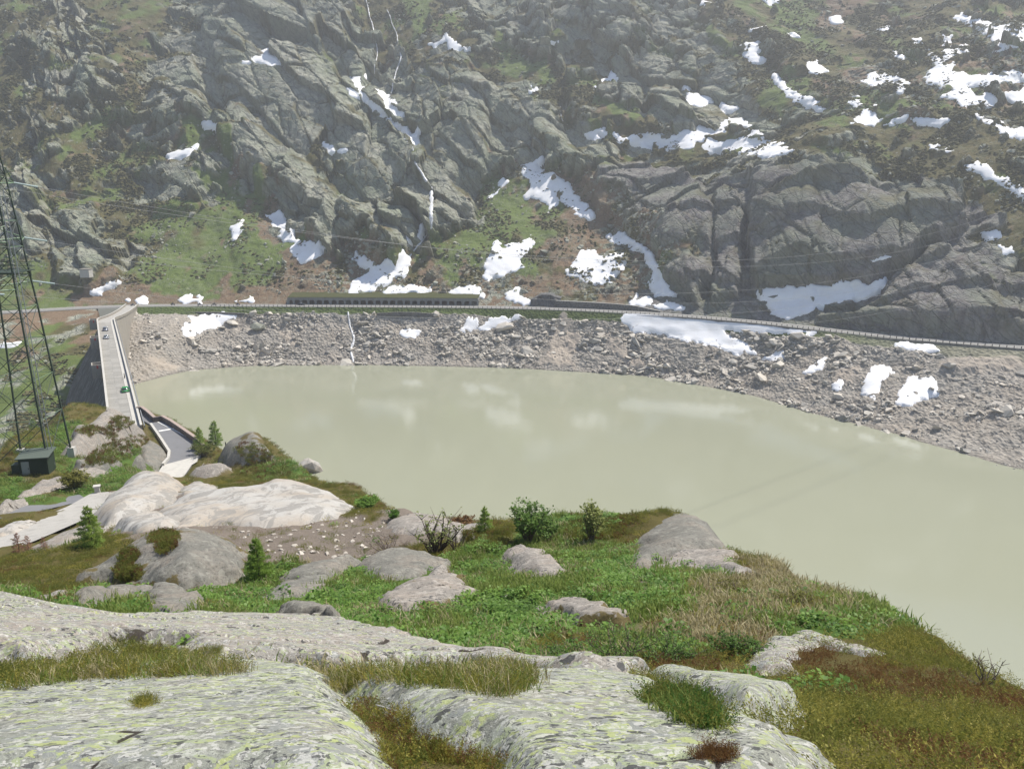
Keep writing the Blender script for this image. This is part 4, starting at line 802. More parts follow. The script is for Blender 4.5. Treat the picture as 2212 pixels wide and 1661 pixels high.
# ---- paths and little buildings in the valley
def vz(x, y):
    i = np.clip(np.round((x - gx[0]) / 1.6).astype(int), 0, len(gx) - 1); j = np.clip(np.round((y - gy[0]) / 1.6).astype(int), 0, len(gy) - 1); return VZ[i, j]
def hit(pxv, pyv, zf, lo, hi, n=1600):
    """where the sight line first meets a ground function"""
    d = ray(pxv, pyv); ys = np.linspace(lo, hi, n); X = d[0] / d[1] * ys; Z = CAMZ + d[2] / d[1] * ys; g = zf(X, ys); k = np.argmax(Z < g)
    return np.array([X[k], ys[k], g[k]])
def drape(name, mat, pxs, zf, lo, hi, width, lift=.08, n=40, cross=5):
    P = np.array([hit(x, y, zf, lo, hi)[:2] for x, y in pxs]); d = np.r_[0, np.cumsum(np.hypot(*np.diff(P, axis=0).T))]; t = np.linspace(0, d[-1], n)
    P = smooth1(np.stack([np.interp(t, d, P[:, k]) for k in (0, 1)], 1), 2); T = np.gradient(P, axis=0); T /= np.hypot(T[:, 0], T[:, 1])[:, None] + 1e-9
    off = np.linspace(-.5, .5, cross); wv = np.interp(np.linspace(0, 1, n), np.linspace(0, 1, len(np.atleast_1d(width))), np.atleast_1d(width))
    X = P[:, 0:1] - T[:, 1:2] * off * wv[:, None]; Y = P[:, 1:2] + T[:, 0:1] * off * wv[:, None]; Z = zf(X, Y); Z = np.maximum(Z, blur(Z, 2)) + lift
    return link(name, mesh_np(name, np.stack([X, Y, Z], -1), grid_faces(n, cross)[:, ::-1], mat, True))
M_GRAV = mat_concrete("gravel_path_stone", (0.27, 0.26, 0.24), (0.38, 0.37, 0.34), .3)
tag(drape("gravel_path", M_GRAV, [(-30, 672), (60, 680), (130, 686), (165, 688), (190, 702), (208, 722)], vz, 200, 365, 4.0, .3, 60), "gravel path from the valley to the dam", kind="structure")
p = hit(148, 688, vz, 200, 370); p[2] = vz(p[0:1], p[1:2])[0]
tw = empty("valve_tower", p, .25); tag(tw, "slim square concrete tower in the grass below the road", "tower")
MB().box((0, 0, 3.6), (2.6, 2.6, 7.4)).build("shaft", M_CONC, tw); MB().box((0, 0, 7.45), (2.9, 2.9, .3)).build("roof_plate", M_CONCL, tw); MB().box((2.5, .2, 1.0), (2.4, 2.2, 2.2)).build("annex", M_CONCL, tw); MB().box((.1, -1.32, 1.0), (.9, .06, 2.0)).build("door", M_DARK, tw)
p = np.array([*at_y(187, 593, 393)]); jx_ = np.argmin((hpx - 187) ** 2 + (hpy - 597) ** 2); p = HP.reshape(-1, 3)[jx_]
bk = empty("cliff_block", p); tag(bk, "small concrete block house set in the rock of the left cliff", "block house"); MB().box((0, -.5, 1.2), (5.0, 4, 4.4)).build("wall", M_CONCL, bk); MB().box((0, -.5, 3.55), (5.4, 4.4, .3)).build("roof_plate", M_CONC, bk)

# ================================================================== SCATTER, STONES, WATERFALLS
def scatter(name, pts, rots, scl, variants, mat_kind=None, parent=None, label=None):
    """one object of uncountable small things: real meshes placed on points"""
    n = len(pts); me = bpy.data.meshes.new(name); me.vertices.add(n); me.vertices.foreach_set("co", np.asarray(pts, np.float32).ravel())
    a = me.attributes.new("rot", 'FLOAT_VECTOR', 'POINT'); a.data.foreach_set("vector", np.asarray(rots, np.float32).ravel())
    a = me.attributes.new("scl", 'FLOAT_VECTOR', 'POINT'); a.data.foreach_set("vector", np.asarray(scl, np.float32).ravel())
    a = me.attributes.new("pick", 'INT', 'POINT'); a.data.foreach_set("value", RNG.integers(0, len(variants), n).astype(np.int32))
    o = link(name, me, parent); g = bpy.data.node_groups.new(name, 'GeometryNodeTree')
    g.interface.new_socket("Geometry", in_out='INPUT', socket_type='NodeSocketGeometry'); g.interface.new_socket("Geometry", in_out='OUTPUT', socket_type='NodeSocketGeometry')
    gi_, go_ = g.nodes.new("NodeGroupInput"), g.nodes.new("NodeGroupOutput"); ip = g.nodes.new("GeometryNodeInstanceOnPoints"); jn = g.nodes.new("GeometryNodeJoinGeometry")
    for v in variants:
        vo = bpy.data.objects.new(name + "_piece", v); oi = g.nodes.new("GeometryNodeObjectInfo"); oi.inputs["Object"].default_value = vo; oi.inputs["As Instance"].default_value = True
        g.links.new(oi.outputs["Geometry"], jn.inputs[0])
    def na(nm, typ):
        q = g.nodes.new("GeometryNodeInputNamedAttribute"); q.data_type = typ; q.inputs["Name"].default_value = nm; return q.outputs["Attribute"]
    e2r = g.nodes.new("FunctionNodeEulerToRotation"); g.links.new(na("rot", 'FLOAT_VECTOR'), e2r.inputs[0])
    g.links.new(gi_.outputs[0], ip.inputs["Points"]); g.links.new(jn.outputs[0], ip.inputs["Instance"]); ip.inputs["Pick Instance"].default_value = True
    g.links.new(na("pick", 'INT'), ip.inputs["Instance Index"]); g.links.new(e2r.outputs[0], ip.inputs["Rotation"]); g.links.new(na("scl", 'FLOAT_VECTOR'), ip.inputs["Scale"])
    g.links.new(ip.outputs[0], go_.inputs[0]); m = o.modifiers.new("scatter", 'NODES'); m.node_group = g
    o["kind"] = "stuff"
    if label: o["label"] = label
    return o
M_ST1, M_ST2, M_ST3 = mat_stone("scree_stone", (0.15, 0.145, 0.135), (0.47, 0.435, 0.375)), mat_stone("talus_stone", (0.17, 0.175, 0.14), (0.32, 0.32, 0.26)), mat_stone("pale_slab_stone", (0.34, 0.305, 0.255), (0.50, 0.455, 0.39))
SV = [stone_mesh("stone", M_ST1 if k % 3 else M_ST3, (.5, .36 + .03 * (k % 3), .2 + .04 * (k % 4)), 11 + k % 4, k) for k in range(10)]
TV = [stone_mesh("stone", M_ST2, (.5, .4, .28 + .03 * (k % 3)), 11 + k % 3, 40 + k) for k in range(8)]
def rrot(n, tilt=.5): return np.stack([RNG.normal(0, tilt, n), RNG.normal(0, tilt, n), RNG.uniform(0, 6.28, n)], -1)
# scree: blocks lie thicker away from the gravel fans
dens = (1 - _gr) * (1 - .9 * slabm) * (SZ > -0.3) * np.clip(.3 + fbm(SU / 14, SD / 9, 501, 4) * 2.6, .05, 1) * sstep(.05, .12, SW)
dens *= (spx > -40) & (spx < 2300)
dens *= 1 - .85 * sstep(-8, 8, psdf(spx, spy, [(280, 760), (340, 730), (420, 735), (450, 770), (400, 800), (300, 845)], 30)); dens *= 1 - .8 * sstep(-8, 8, psdf(spx, spy, [(640, 720), (740, 730), (740, 790), (650, 790)], 30))
for _pl, _ in SHSNOW: dens *= 1 - .93 * (psdf(spx, spy, _pl, 20) > -3)
flat = dens.ravel() * np.interp(SP[..., 1].ravel(), [180, 400], [.8, 1]); cum = np.cumsum(flat); cum /= cum[-1]
def pick(cum, n): return np.minimum(np.searchsorted(cum, RNG.random(n)), len(cum) - 1)
n = 24000; k = pick(cum, n); P = SP.reshape(-1, 3)[k] + RNG.normal(0, .35, (n, 3)) * (1, 1, .12); s = .5 + RNG.pareto(2.3, n) * .6; s = np.minimum(s, 4.2) * np.clip(1 + 1.3 * fbm(SU / 11, SD / 9, 505, 3).ravel()[k], .55, 1.9)
o = scatter("scree_stones", P + np.stack([0 * s, 0 * s, s * .06], -1), rrot(n, .35), np.stack([s, s, s * RNG.uniform(.6, 1.3, n)], -1), SV, parent=shore)
k = pick(cum, 240)
for q in k:
    me = SV[rnd.randrange(10)]; s_ = 2.0 + rnd.paretovariate(1.9) * 1.2; s_ = min(s_, 9.5); b = link("stone", me, shore, SP.reshape(-1, 3)[q] + (0, 0, s_ * .03)); b.scale = (s_, s_, s_ * rnd.uniform(.6, 1.1)); b.rotation_euler = (rnd.gauss(0, .3), rnd.gauss(0, .3), rnd.uniform(0, 6.28))
# named big blocks on the shore
for (bx_, by_, wpx, lab, dm, mt) in [(768, 712, 0, None, None, None)][:0] + [(420, 806, 52, "long dark slab lying at the waterline near the dam", (1, .45, .22), M_ST1), (560, 712, 40, "big grey boulder on the scree below the motorcycles", (1, .6, .5), M_ST2), (1090, 712, 52, "rounded grey boulder beside the forked snow patch", (1, .6, .45), M_ST3), (500, 700, 34, "tilted dark slab on the scree near the dam snow", (1, .6, .3), M_ST1), (1812, 858, 36, "flat pale block low on the right scree", (1, .7, .35), M_ST3), (455, 760, 30, "dark hollow block on the gravel by the dam", (1, .6, .4), M_ST1)]:
    q = np.argmin((spx - bx_) ** 2 + (spy - by_) ** 2); pos = SP.reshape(-1, 3)[q]; sc_ = wpx * pos[1] / FD / 2 * 1.05
    b = link("boulder", stone_mesh("boulder", mt, tuple(d * sc_ for d in dm), 26, int(bx_)), None, pos + (0, 0, dm[2] * sc_ * .4)); b.rotation_euler = (rnd.gauss(0, .12), rnd.gauss(0, .12), rnd.gauss(0, .3)); tag(b, lab, "boulder")
# talus and hillside stones
inv = (hpx > -40) & (hpx < 2260) & (hpy > -40)
dens = (np.clip(talus, 0, 1) * (1 - cov[..., 0] * .7) + .05 * (1 - _rk)) * inv * sstep(6, 14, V2) * np.clip(.4 + fbm(U2 / 16, V2 / 16, 511, 3) * 2.2, 0.03, 1)
cum2 = np.cumsum(dens.ravel()); cum2 /= cum2[-1]
n = 15000; k = pick(cum2, n)
_tr = []
for _pth in ([(345, 462), (340, 485), (330, 515), (312, 548), (288, 582), (262, 600)], [(345, 485), (352, 520), (350, 548)], [(520, 330), (512, 380), (505, 420), (500, 440)]):
    _q = np.array(_pth, float); _t = np.sort(RNG.random(230)) * (len(_q) - 1); _ii = np.minimum(_t.astype(int), len(_q) - 2); _f = (_t - _ii)[:, None]; _xy = _q[_ii] * (1 - _f) + _q[_ii + 1] * _f + RNG.normal(0, 3.2, (230, 2))
    _tr += [int(np.argmin((hpx - x) ** 2 + (hpy - y) ** 2)) for x, y in _xy[::3]] 
k[:len(_tr)] = _tr; s = np.minimum(.6 + RNG.pareto(2.4, n) * .55, 3.4)
scatter("talus_stones", HP.reshape(-1, 3)[k] + np.stack([0 * s, 0 * s, s * .04], -1), rrot(n, .5), np.stack([s, s, s], -1), TV, parent=hill)
for q in pick(cum2, 150):
    s_ = min(2.8 + rnd.paretovariate(2.2), 7.5); b = link("stone", TV[rnd.randrange(8)], hill, HP.reshape(-1, 3)[q]); b.scale = (s_, s_, s_ * rnd.uniform(.7, 1.2)); b.rotation_euler = (rnd.gauss(0, .4), rnd.gauss(0, .4), rnd.uniform(0, 6.28))
# low heath bushes over the vegetated parts of the far slope
M_SHR = mat_leaf("far_heath", (0.075, 0.075, 0.028), (0.14, 0.125, 0.05), .1, .9)
HVr = []
for k in range(5):
    bm = bmesh.new(); bmesh.ops.create_icosphere(bm, subdivisions=1, radius=.5); r = random.Random(k)
    for v in bm.verts: v.co *= r.uniform(.6, 1.25); v.co.z *= .6
    me = bpy.data.meshes.new("heath_bush"); bm.to_mesh(me); bm.free(); me.materials.append(M_SHR); HVr.append(me)
dens = (1 - _rk) * (1 - cov[..., 1] * .75) * (1 - cov[..., 2] * .8) * inv * sstep(10, 22, V2) * np.clip(.3 + fbm(U2 / 12, V2 / 12, 521, 4) * 2.5, 0.0, 1)
cum3 = np.cumsum(dens.ravel()); cum3 /= cum3[-1]; n = 32000; k = pick(cum3, n); s = RNG.uniform(.8, 2.4, n)
scatter("hillside_heath", HP.reshape(-1, 3)[k], rrot(n, .4), np.stack([s * 1.3, s, s * .8], -1), HVr, parent=hill)
dens = (vpx > -60) * (vpy < 1000) * (_side > 8) * np.clip(fbm(VX / 12, VY / 12, 531, 4) * 3, 0, 1) * (_dd > 14); cum4 = np.cumsum(dens.ravel()); cum4 /= cum4[-1]; k = pick(cum4, 2500); s = RNG.uniform(.7, 2.2, 2500)
VP = np.stack([VX, VY, VZ], -1).reshape(-1, 3); scatter("valley_heath", VP[k], rrot(2500, .3), np.stack([s * 1.3, s, s * .8], -1), HVr, parent=valley)
k = pick(cum4, 500); s = np.minimum(.7 + RNG.pareto(2.3, 500) * .8, 6); scatter("valley_stones", VP[k], rrot(500, .5), np.stack([s, s, s * .8], -1), TV, parent=valley)

# waterfalls and streams
_n = NM("white_water", .35, .5); _f = _n.noise(2.0, 6, .8, _n.coord((1, 1, .35))); _n.base(_n.mix(_n.ramp(_f, [(.36, 0.0), (.62, 1.0)]), (0.22, 0.22, 0.225), (0.86, 0.87, 0.88))); _n.bump(_f, .6, .3); M_FALL = _n.m
def stream(name, pxs, width, lab, where='hill'):
    X, Y, S3 = (hpx, hpy, HP) if where == 'hill' else (spx, spy, SP)
    P = np.array(pxs, float); d = np.r_[0, np.cumsum(np.hypot(*np.diff(P, axis=0).T))]; m = max(8, int(d[-1] / 2.5)); t = np.linspace(0, d[-1], m); qx, qy = np.interp(t, d, P[:, 0]), np.interp(t, d, P[:, 1])
    L = []
    for i in range(m):
        xj = qx[i] + 4 * vn(np.array(t[i] / 9.0), np.array(3.3), 541); j = np.argmin((X - xj) ** 2 + (Y - qy[i]) ** 2); L.append(S3.reshape(-1, 3)[j])
    L = np.array(L); nrm = np.array([0, -.64, .77]) if where == 'hill' else np.array([0, -.3, .95]); L = smooth1(L, 2, 2) + nrm * (1.3 if where == 'hill' else .5)
    T = np.gradient(L, axis=0); T /= np.linalg.norm(T, axis=1)[:, None] + 1e-9; S = np.cross(T, nrm); S /= np.linalg.norm(S, axis=1)[:, None] + 1e-9
    w = np.interp(np.linspace(0, 1, m), np.linspace(0, 1, len(width)), width) * (.3 + RNG.random(m) * .6)
    V = np.stack([L - S * w[:, None] * .5 - nrm * .5, L - S * w[:, None] * .2, L + S * w[:, None] * .2 + nrm * .1, L + S * w[:, None] * .5 - nrm * .5], 1); o0 = L[-1]
    tag(link(name, mesh_np(name, V - o0, grid_faces(m, 4), M_FALL, True), None, o0), lab, "waterfall" if name == "waterfall" else "stream")
stream("waterfall", [(790, 0), (797, 30), (805, 60), (812, 90), (816, 115), (812, 140), (808, 165)], [1.0, 1.6, 1.4, 1.0], "thin upper waterfall, left of the twin pair")
stream("waterfall", [(836, 22), (845, 48), (858, 78), (860, 100), (868, 125), (858, 155), (850, 185), (843, 208)], [1.0, 1.4, 1.8, 1.6], "thin upper waterfall, right of the twin pair")
stream("waterfall", [(892, 318), (893, 345), (905, 368), (920, 390), (931, 410), (934, 440), (931, 470), (930, 500)], [1.0, 1.8, 2.6, 4.2, 2.4], "main white waterfall dropping down the central gully")
stream("mountain_stream", [(930, 500), (916, 517), (902, 534), (888, 552), (876, 574), (868, 592)], [2.0, 1.5, 1.3], "stream running from the main waterfall to the snow field")
stream("mountain_stream", [(752, 672), (752, 690), (760, 715), (765, 735), (758, 756), (764, 786)], [1.2, 1.6, 2.0, 2.4, 1.5], "stream tumbling down the scree from under the road to the lake", 'shore')
stream("mountain_stream", [(1212, 230), (1208, 250), (1218, 268)], [.6, .8], "short trickle between the square crags")

# ================================================================== PYLON, WIRES, HUT, VEHICLES
nz1 = lambda x, y: float(gz(x, y))
M_GREEN = plain("pylon_green_paint", (0.036, 0.054, 0.036), .6, .4, .35, 3.0); M_GREENL = plain("pale_green_paint", (0.12, 0.18, 0.11), .6, .4, .3, 3.0)
pc = at_y(78, 1014, 92); PB = np.array([pc[0], pc[1], nz1(pc[0], pc[1])])
pyl = empty("lattice_pylon", PB, 0.12); tag(pyl, "tall dark green lattice power pylon beside the hut at the left edge", "pylon")
HT = 46.0
def hwid(z): return float(np.interp(z, [0, 20, 36, 46], [3.2, 2.2, 1.25, .4]))
def bar(name, a, b, r, mat, parent): return MB().tube([a, b], r, 4).build(name, mat, parent)
sgn = [(-1, -1), (1, -1), (1, 1), (-1, 1)]
for sx, sy in sgn:
    leg = MB().tube([(sx * hwid(z), sy * hwid(z), z) for z in (-.8, 20, 36, 46)], [.13, .12, .09, .06], 4).build("leg", M_GREEN, pyl)
    MB().box((sx * 3.22, sy * 3.22, -.4), (1.0, 1.0, 1.6), 0, .8).build("footing", M_CONCL, pyl)
lv = [0.3]
while lv[-1] < 44: lv.append(lv[-1] + max(2.2, hwid(lv[-1]) * 1.75))
for z0, z1 in zip(lv[:-1], lv[1:]):
    a, b = hwid(z0), hwid(min(z1, 46)); z1 = min(z1, 46)
    for (x0, y0), (x1, y1) in zip(sgn, sgn[1:] + sgn[:1]):
        bar("brace", (x0 * a, y0 * a, z0), (x1 * b, y1 * b, z1), .045, M_GREEN, pyl); bar("brace", (x1 * a, y1 * a, z0), (x0 * b, y0 * b, z1), .045, M_GREEN, pyl); bar("strut", (x0 * b, y0 * b, z1), (x1 * b, y1 * b, z1), .045, M_GREENL if z0 < 30 else M_GREEN, pyl)
LEV = [34.6, 27.8, 22.2]; tips = []
for z in LEV:
    w = hwid(z)
    for s in (-1, 1):
        tip = (0, s * (w + 4.2), z + .2); tips.append(Vector(tip)); arm = MB()
        for sx in (-1, 1): arm.tube([(sx * w, s * w, z), tip], .08, 4)
        arm.v, arm.f = [], []
        ar = MB().tube([(-w, s * w, z), tip], .09, 4).build("cross_arm", M_GREENL, pyl)
        MB().tube([(w, s * w, z), tip], .09, 4).build("chord", M_GREENL, ar); MB().tube([(-w, s * w, z + 1.9), tip], .07, 4).build("tie", M_GREENL, ar); MB().tube([(w, s * w, z + 1.9), tip], .07, 4).build("tie", M_GREENL, ar)
        for f in (.33, .66):
            p0, p1 = Vector((-w, s * w, z)).lerp(Vector(tip), f), Vector((w, s * w, z)).lerp(Vector(tip), f); MB().tube([p0, p1], .05, 4).build("strut", M_GREENL, ar)
for z in (24.2,):
    w = hwid(z) + .5; d = MB().box((0, 0, z), (2 * w, 2 * w, .1)).build("platform", M_GREEN, pyl)
    for q in range(4):
        a, b = sgn[q], sgn[(q + 1) % 4]
        for hh in (.5, 1.0): MB().tube([(a[0] * w, a[1] * w, z + hh), (b[0] * w, b[1] * w, z + hh)], .04, 4).build("railing", M_GREEN, d)
lad = MB()
for sx in (.0, .45): pass
MB().tube([(3.4 + .25, -3.5, 0.2), (1.95, -2.0, 34)], .05, 4).build("ladder_rail", M_STEEL, pyl); MB().tube([(3.4 + .55, -3.2, 0.2), (2.25, -1.7, 34)], .05, 4).build("ladder_rail", M_STEEL, pyl)
M_WIRE = plain("aluminium_wire", (0.30, 0.30, 0.30), .6, .3, .1); M_INS = plain("glass_insulator", (0.35, 0.42, 0.40), .3, .5)
mw_ = Matrix.Translation(Vector(PB)) @ Matrix.Rotation(.12, 4, 'Z')
WT = [((1250, 559), (2300, 392), 300), ((1250, 566), (2300, 424), 330), ((1113, 631), (2300, 458), 300), ((1113, 643), (2300, 486), 330), ((1113, 690), (2300, 520), 300), ((1113, 708), (2300, 548), 330)]
WN = ["upper pair, nearer", "upper pair, farther", "middle pair, nearer", "middle pair, farther", "lowest pair, nearer", "lowest pair, farther"]
for (mid, end, ye), tip, nm in zip(WT, tips, WN):
    A = np.array(mw_ @ tip); B = at_y(end[0], end[1], ye); t = np.linspace(0, 1, 60)
    def curve(s): return A[None] * (1 - t[:, None]) + B[None] * t[:, None] - np.stack([0 * t, 0 * t, 4 * s * t * (1 - t)], -1)
    lo, hi = -20, 80
    for _ in range(40):
        m_ = (lo + hi) / 2; qx, qy = project(curve(m_)); yy = np.interp(mid[0], qx, qy)
        if yy < mid[1]: lo = m_
        else: hi = m_
    Pw = curve((lo + hi) / 2); wob = MB().tube([tuple(p - A) for p in Pw], [.015 + .014 * i / 59 for i in range(60)], 4).build("power_line", M_WIRE, None, False, A)
    tag(wob, "light power cable spanning the lake, " + nm + " one", "cable", "power cables from the pylon")
    d = Vector(Pw[1] - Pw[0]).normalized() * 2.6; MB().tube([tip, tip + Matrix.Rotation(-.12, 3, 'Z') @ d], .14, 6).build("insulator", M_INS, pyl)
# hut
hp_ = at_y(84, 1022, 88); hz = nz1(hp_[0], hp_[1])
hut = empty("equipment_hut", (hp_[0], hp_[1], hz - .1), .22); tag(hut, "small dark green hut with a grey door under the pylon", "hut")
MB().box((0, 0, 1.1), (3.2, 2.4, 2.3)).build("wall", plain("dark_green_boards", (0.03, 0.045, 0.028), .8, .2, .3), hut)
r_ = MB(); r_.add([(-1.85, -1.5, 2.26), (1.85, -1.5, 2.26), (1.85, 1.5, 2.65), (-1.85, 1.5, 2.65), (-1.85, -1.5, 2.38), (1.85, -1.5, 2.38), (1.85, 1.5, 2.77), (-1.85, 1.5, 2.77)], [(3, 2, 1, 0), (4, 5, 6, 7), (0, 1, 5, 4), (1, 2, 6, 5), (2, 3, 7, 6), (3, 0, 4, 7)]); r_.build("roof", plain("grey_green_roof_felt", (0.085, 0.105, 0.085), .8), hut)
dr = MB().box((-.9, -1.23, 1.0), (.85, .06, 1.8)).build("door", plain("grey_door_paint", (0.30, 0.31, 0.30), .6), hut); MB().box((-.58, -1.28, 1.0), (.06, .06, .2)).build("handle", M_DARK, dr)
MB().box((-2.1, -.2, .7), (1.0, 1.3, 1.5)).build("side_cabinet", M_GREEN, hut)

# vehicles
M_GLASS = plain("car_glass", (0.03, 0.035, 0.04), .1, .6, .1); M_TYRE = plain("tyre_rubber", (0.02, 0.02, 0.02), .9); M_RIM = plain("wheel_rim", (0.4, 0.4, 0.42), .35, .5, metal=.8)
def car(loc, rz, col, lab, L=4.3, Wd=1.8, low=False, cname="silver"):
    root = empty("car", loc, rz); tag(root, lab, "car"); mt = plain("car_paint_" + cname, col, .25, .6, .05, metal=.35)
    h1, h2_ = (.70, 1.22) if low else (.82, 1.45)
    def loftbody(secs, name, m, par, smooth=True):
        V, F = [], []; n = len(secs[0][1])
        for x, ring in secs: V += [(x, y, z) for y, z in ring]
        for i in range(len(secs) - 1):
            for k in range(n): F.append((i * n + k, i * n + (k + 1) % n, (i + 1) * n + (k + 1) % n, (i + 1) * n + k))
        F += [tuple(range(n))[::-1], tuple((len(secs) - 1) * n + k for k in range(n))]; mb = MB(); mb.v, mb.f = V, F; return mb.build(name, m, par, smooth)
    def ring(w, z0, z1): a = w / 2; return [(-a, z0), (a, z0), (a * 1.0, (z0 + z1) / 2), (a * .9, z1), (-a * .9, z1), (-a, (z0 + z1) / 2)]
    H = L / 2
    body = loftbody([(-H, ring(Wd * .8, .35, .62)), (-H + .25, ring(Wd * .97, .22, h1 * .95)), (-H * .35, ring(Wd, .2, h1)), (H * .3, ring(Wd, .2, h1)), (H - .35, ring(Wd * .97, .22, h1 * .88)), (H, ring(Wd * .78, .33, .58))], "body", mt, root)
    loftbody([(-H + .45, ring(Wd * .78, h1 - .12, h1 + .02)), (-H + 1.0, ring(Wd * .80, h1 - .12, h2_ * .97)), (-.1, ring(Wd * .80, h1 - .12, h2_)), (.45, ring(Wd * .79, h1 - .12, h2_ * .97)), (H * .52, ring(Wd * .76, h1 - .12, h1 + .0))], "windows", M_GLASS, root)
    loftbody([(-H + .95, ring(Wd * .70, h2_ * .95, h2_ * .985)), (-.1, ring(Wd * .74, h2_ * .955, h2_ + .03)), (.5, ring(Wd * .70, h2_ * .94, h2_ * .99))], "roof", mt, root)
    for sx in (-1, 1):
        for sy in (-1, 1):
            wh = MB().tube([(sx * L * .31, sy * (Wd / 2 - .2), .32), (sx * L * .31, sy * (Wd / 2 + .015), .32)], .32, 14).build("wheel", M_TYRE, root); MB().tube([(sx * L * .31, sy * (Wd / 2 + .016), .32), (sx * L * .31, sy * (Wd / 2 + .03), .32)], .2, 10).build("rim", M_RIM, wh)
    for sy in (-1, 1): MB().box((H - .12, sy * Wd * .3, .6), (.16, .3, .14)).build("headlight", plain("lamp_glass", (.7, .7, .68), .1), root); MB().box((-H + .08, sy * Wd * .32, .66), (.12, .28, .12)).build("tail_light", M_REDS, root); MB().box((.55, sy * (Wd / 2 + .1), h1 + .08), (.12, .2, .12)).build("mirror", mt, root)
    MB().box((-H - .005, 0, .5), (.02, .5, .12)).build("number_plate", M_WHITE, root)
    return root
def crest_at(pxv, pyv): return at_z(pxv, pyv, CREST_Z + .03)
ang = math.atan2(CDIR[1], CDIR[0])
car(crest_at(228, 714), ang, (0.30, 0.33, 0.37), "silver grey car on the dam crest, farther of two", 4.4, 1.85, cname="slate")
car(crest_at(230, 731), ang + math.pi, (0.50, 0.52, 0.54), "silver car on the dam crest just ahead of the other silver one", 4.4, 1.85, True, "silver")
car(crest_at(271, 845), ang, (0.03, 0.33, 0.09), "bright green sports car on the near part of the crest", 4.3, 1.9, True, "green")
ri = road_index(xx(650, 660)); ta = math.atan2(RT[ri, 1], RT[ri, 0]); c_ = road_pt(ri, .5, ROAD_Z + .02); car(c_, ta, (0.03, 0.035, 0.045), "dark car driving past the gallery", 4.5, 1.9, cname="dark")
def figure(name, joints, radii, edges, mat, parent=None, loc=(0, 0, 0), rz=0):
    me = bpy.data.meshes.new(name); me.from_pydata(joints, edges, []); o = link(name, me, parent, loc); o.rotation_euler = (0, 0, rz); m = o.modifiers.new("skin", 'SKIN'); sv = me.skin_vertices[0].data
    for i, r in enumerate(radii): sv[i].radius = (r, r)
    sv[0].use_root = True; s = o.modifiers.new("sub", 'SUBSURF'); s.levels = s.render_levels = 1; me.materials.append(mat); return o
M_CLOTH, M_SKIN, M_BLUE = plain("dark_clothes", (0.03, 0.03, 0.035), .9), plain("skin", (0.45, 0.28, 0.2), .6), plain("jeans", (0.05, 0.07, 0.12), .9)
def person(loc, rz, lab, sit=False):
    J = [(0, 0, .95), (0, 0, 1.2), (0, 0, 1.45), (0, 0, 1.55), (0, .02, 1.68), (0, .02, 1.78), (.19, 0, 1.43), (.25, .03, 1.15), (.24, .12, .92), (-.19, 0, 1.43), (-.25, -.02, 1.15), (-.24, -.04, .9), (.1, 0, .9), (.11, .08, .5), (.11, -.02, .08), (.11, .12, .05), (-.1, 0, .9), (-.11, -.1, .5), (-.11, -.22, .1), (-.11, -.1, .05)]
    if sit:
        for i, q in {7: (.26, .25, 1.2), 8: (.24, .5, 1.15), 10: (-.26, .25, 1.2), 11: (-.24, .5, 1.15), 13: (.2, .42, .82), 14: (.2, .25, .42), 15: (.2, .4, .38), 17: (-.2, .42, .82), 18: (-.2, .25, .42), 19: (-.2, .4, .38)}.items(): J[i] = q
    R = [.15, .14, .17, .06, .105, .08, .085, .055, .045, .085, .055, .045, .11, .075, .05, .045, .11, .075, .05, .045]
    E = [(0, 1), (1, 2), (2, 3), (3, 4), (4, 5), (2, 6), (6, 7), (7, 8), (2, 9), (9, 10), (10, 11), (0, 12), (12, 13), (13, 14), (14, 15), (0, 16), (16, 17), (17, 18), (18, 19)]
    o = figure("person", J, R, E, M_CLOTH, None, loc, rz); tag(o, lab, "person"); return o
person(crest_at(269.5, 819), ang + math.pi, "person in dark clothes walking on the dam footway")
def motorbike(i, off, lab, rlab, dirn=1):
    t = RT[i] * dirn; root = empty("motorcycle", road_pt(i, off, ROAD_Z + .02), math.atan2(t[1], t[0])); tag(root, lab, "motorcycle", "motorcycles riding along the road")
    for sx in (-.75, .75):
        w_ = MB().tube([(sx, -.07, .32), (sx, .07, .32)], .33, 14).build("wheel", M_TYRE, root); MB().tube([(sx, -.08, .32), (sx, .08, .32)], .18, 10).build("rim", M_RIM, w_)
    b = MB(); b.tube([(-.85, 0, .8), (-.3, 0, .82), (.25, 0, .92), (.65, 0, .95), (.72, 0, 1.15)], [.1, .16, .2, .16, .05], 8); b.build("tank_and_seat", M_DARK, root, True); MB().box((0, 0, .5), (.6, .3, .45)).build("engine", M_STEEL, root); MB().tube([(.75, 0, .32), (.6, 0, 1.05)], .05, 6).build("fork", M_STEEL, root); MB().tube([(.55, -.38, 1.1), (.62, 0, 1.08), (.55, .38, 1.1)], .03, 6).build("handlebar", M_DARK, root); MB().box((-.75, 0, .72), (.4, .75, .35)).build("pannier", M_DARK, root)
    ps = person(Vector(road_pt(i, off, ROAD_Z)) - Vector((t[0], t[1], 0)) * .2, math.atan2(t[1], t[0]) - math.pi / 2, rlab, True); ps["group"] = "motorcyclists on the road"
for pxm, nm in [(290, "at the road junction by the dam"), (373, "first past the junction"), (430, "second past the junction"), (463, "third past the junction"), (512, "fourth past the junction, nearest the gallery")]:
    motorbike(road_index(xx(pxm, 660)), -1.6 if pxm > 300 else -2.6, "dark motorcycle " + nm, "rider in dark leathers on the motorcycle " + nm)

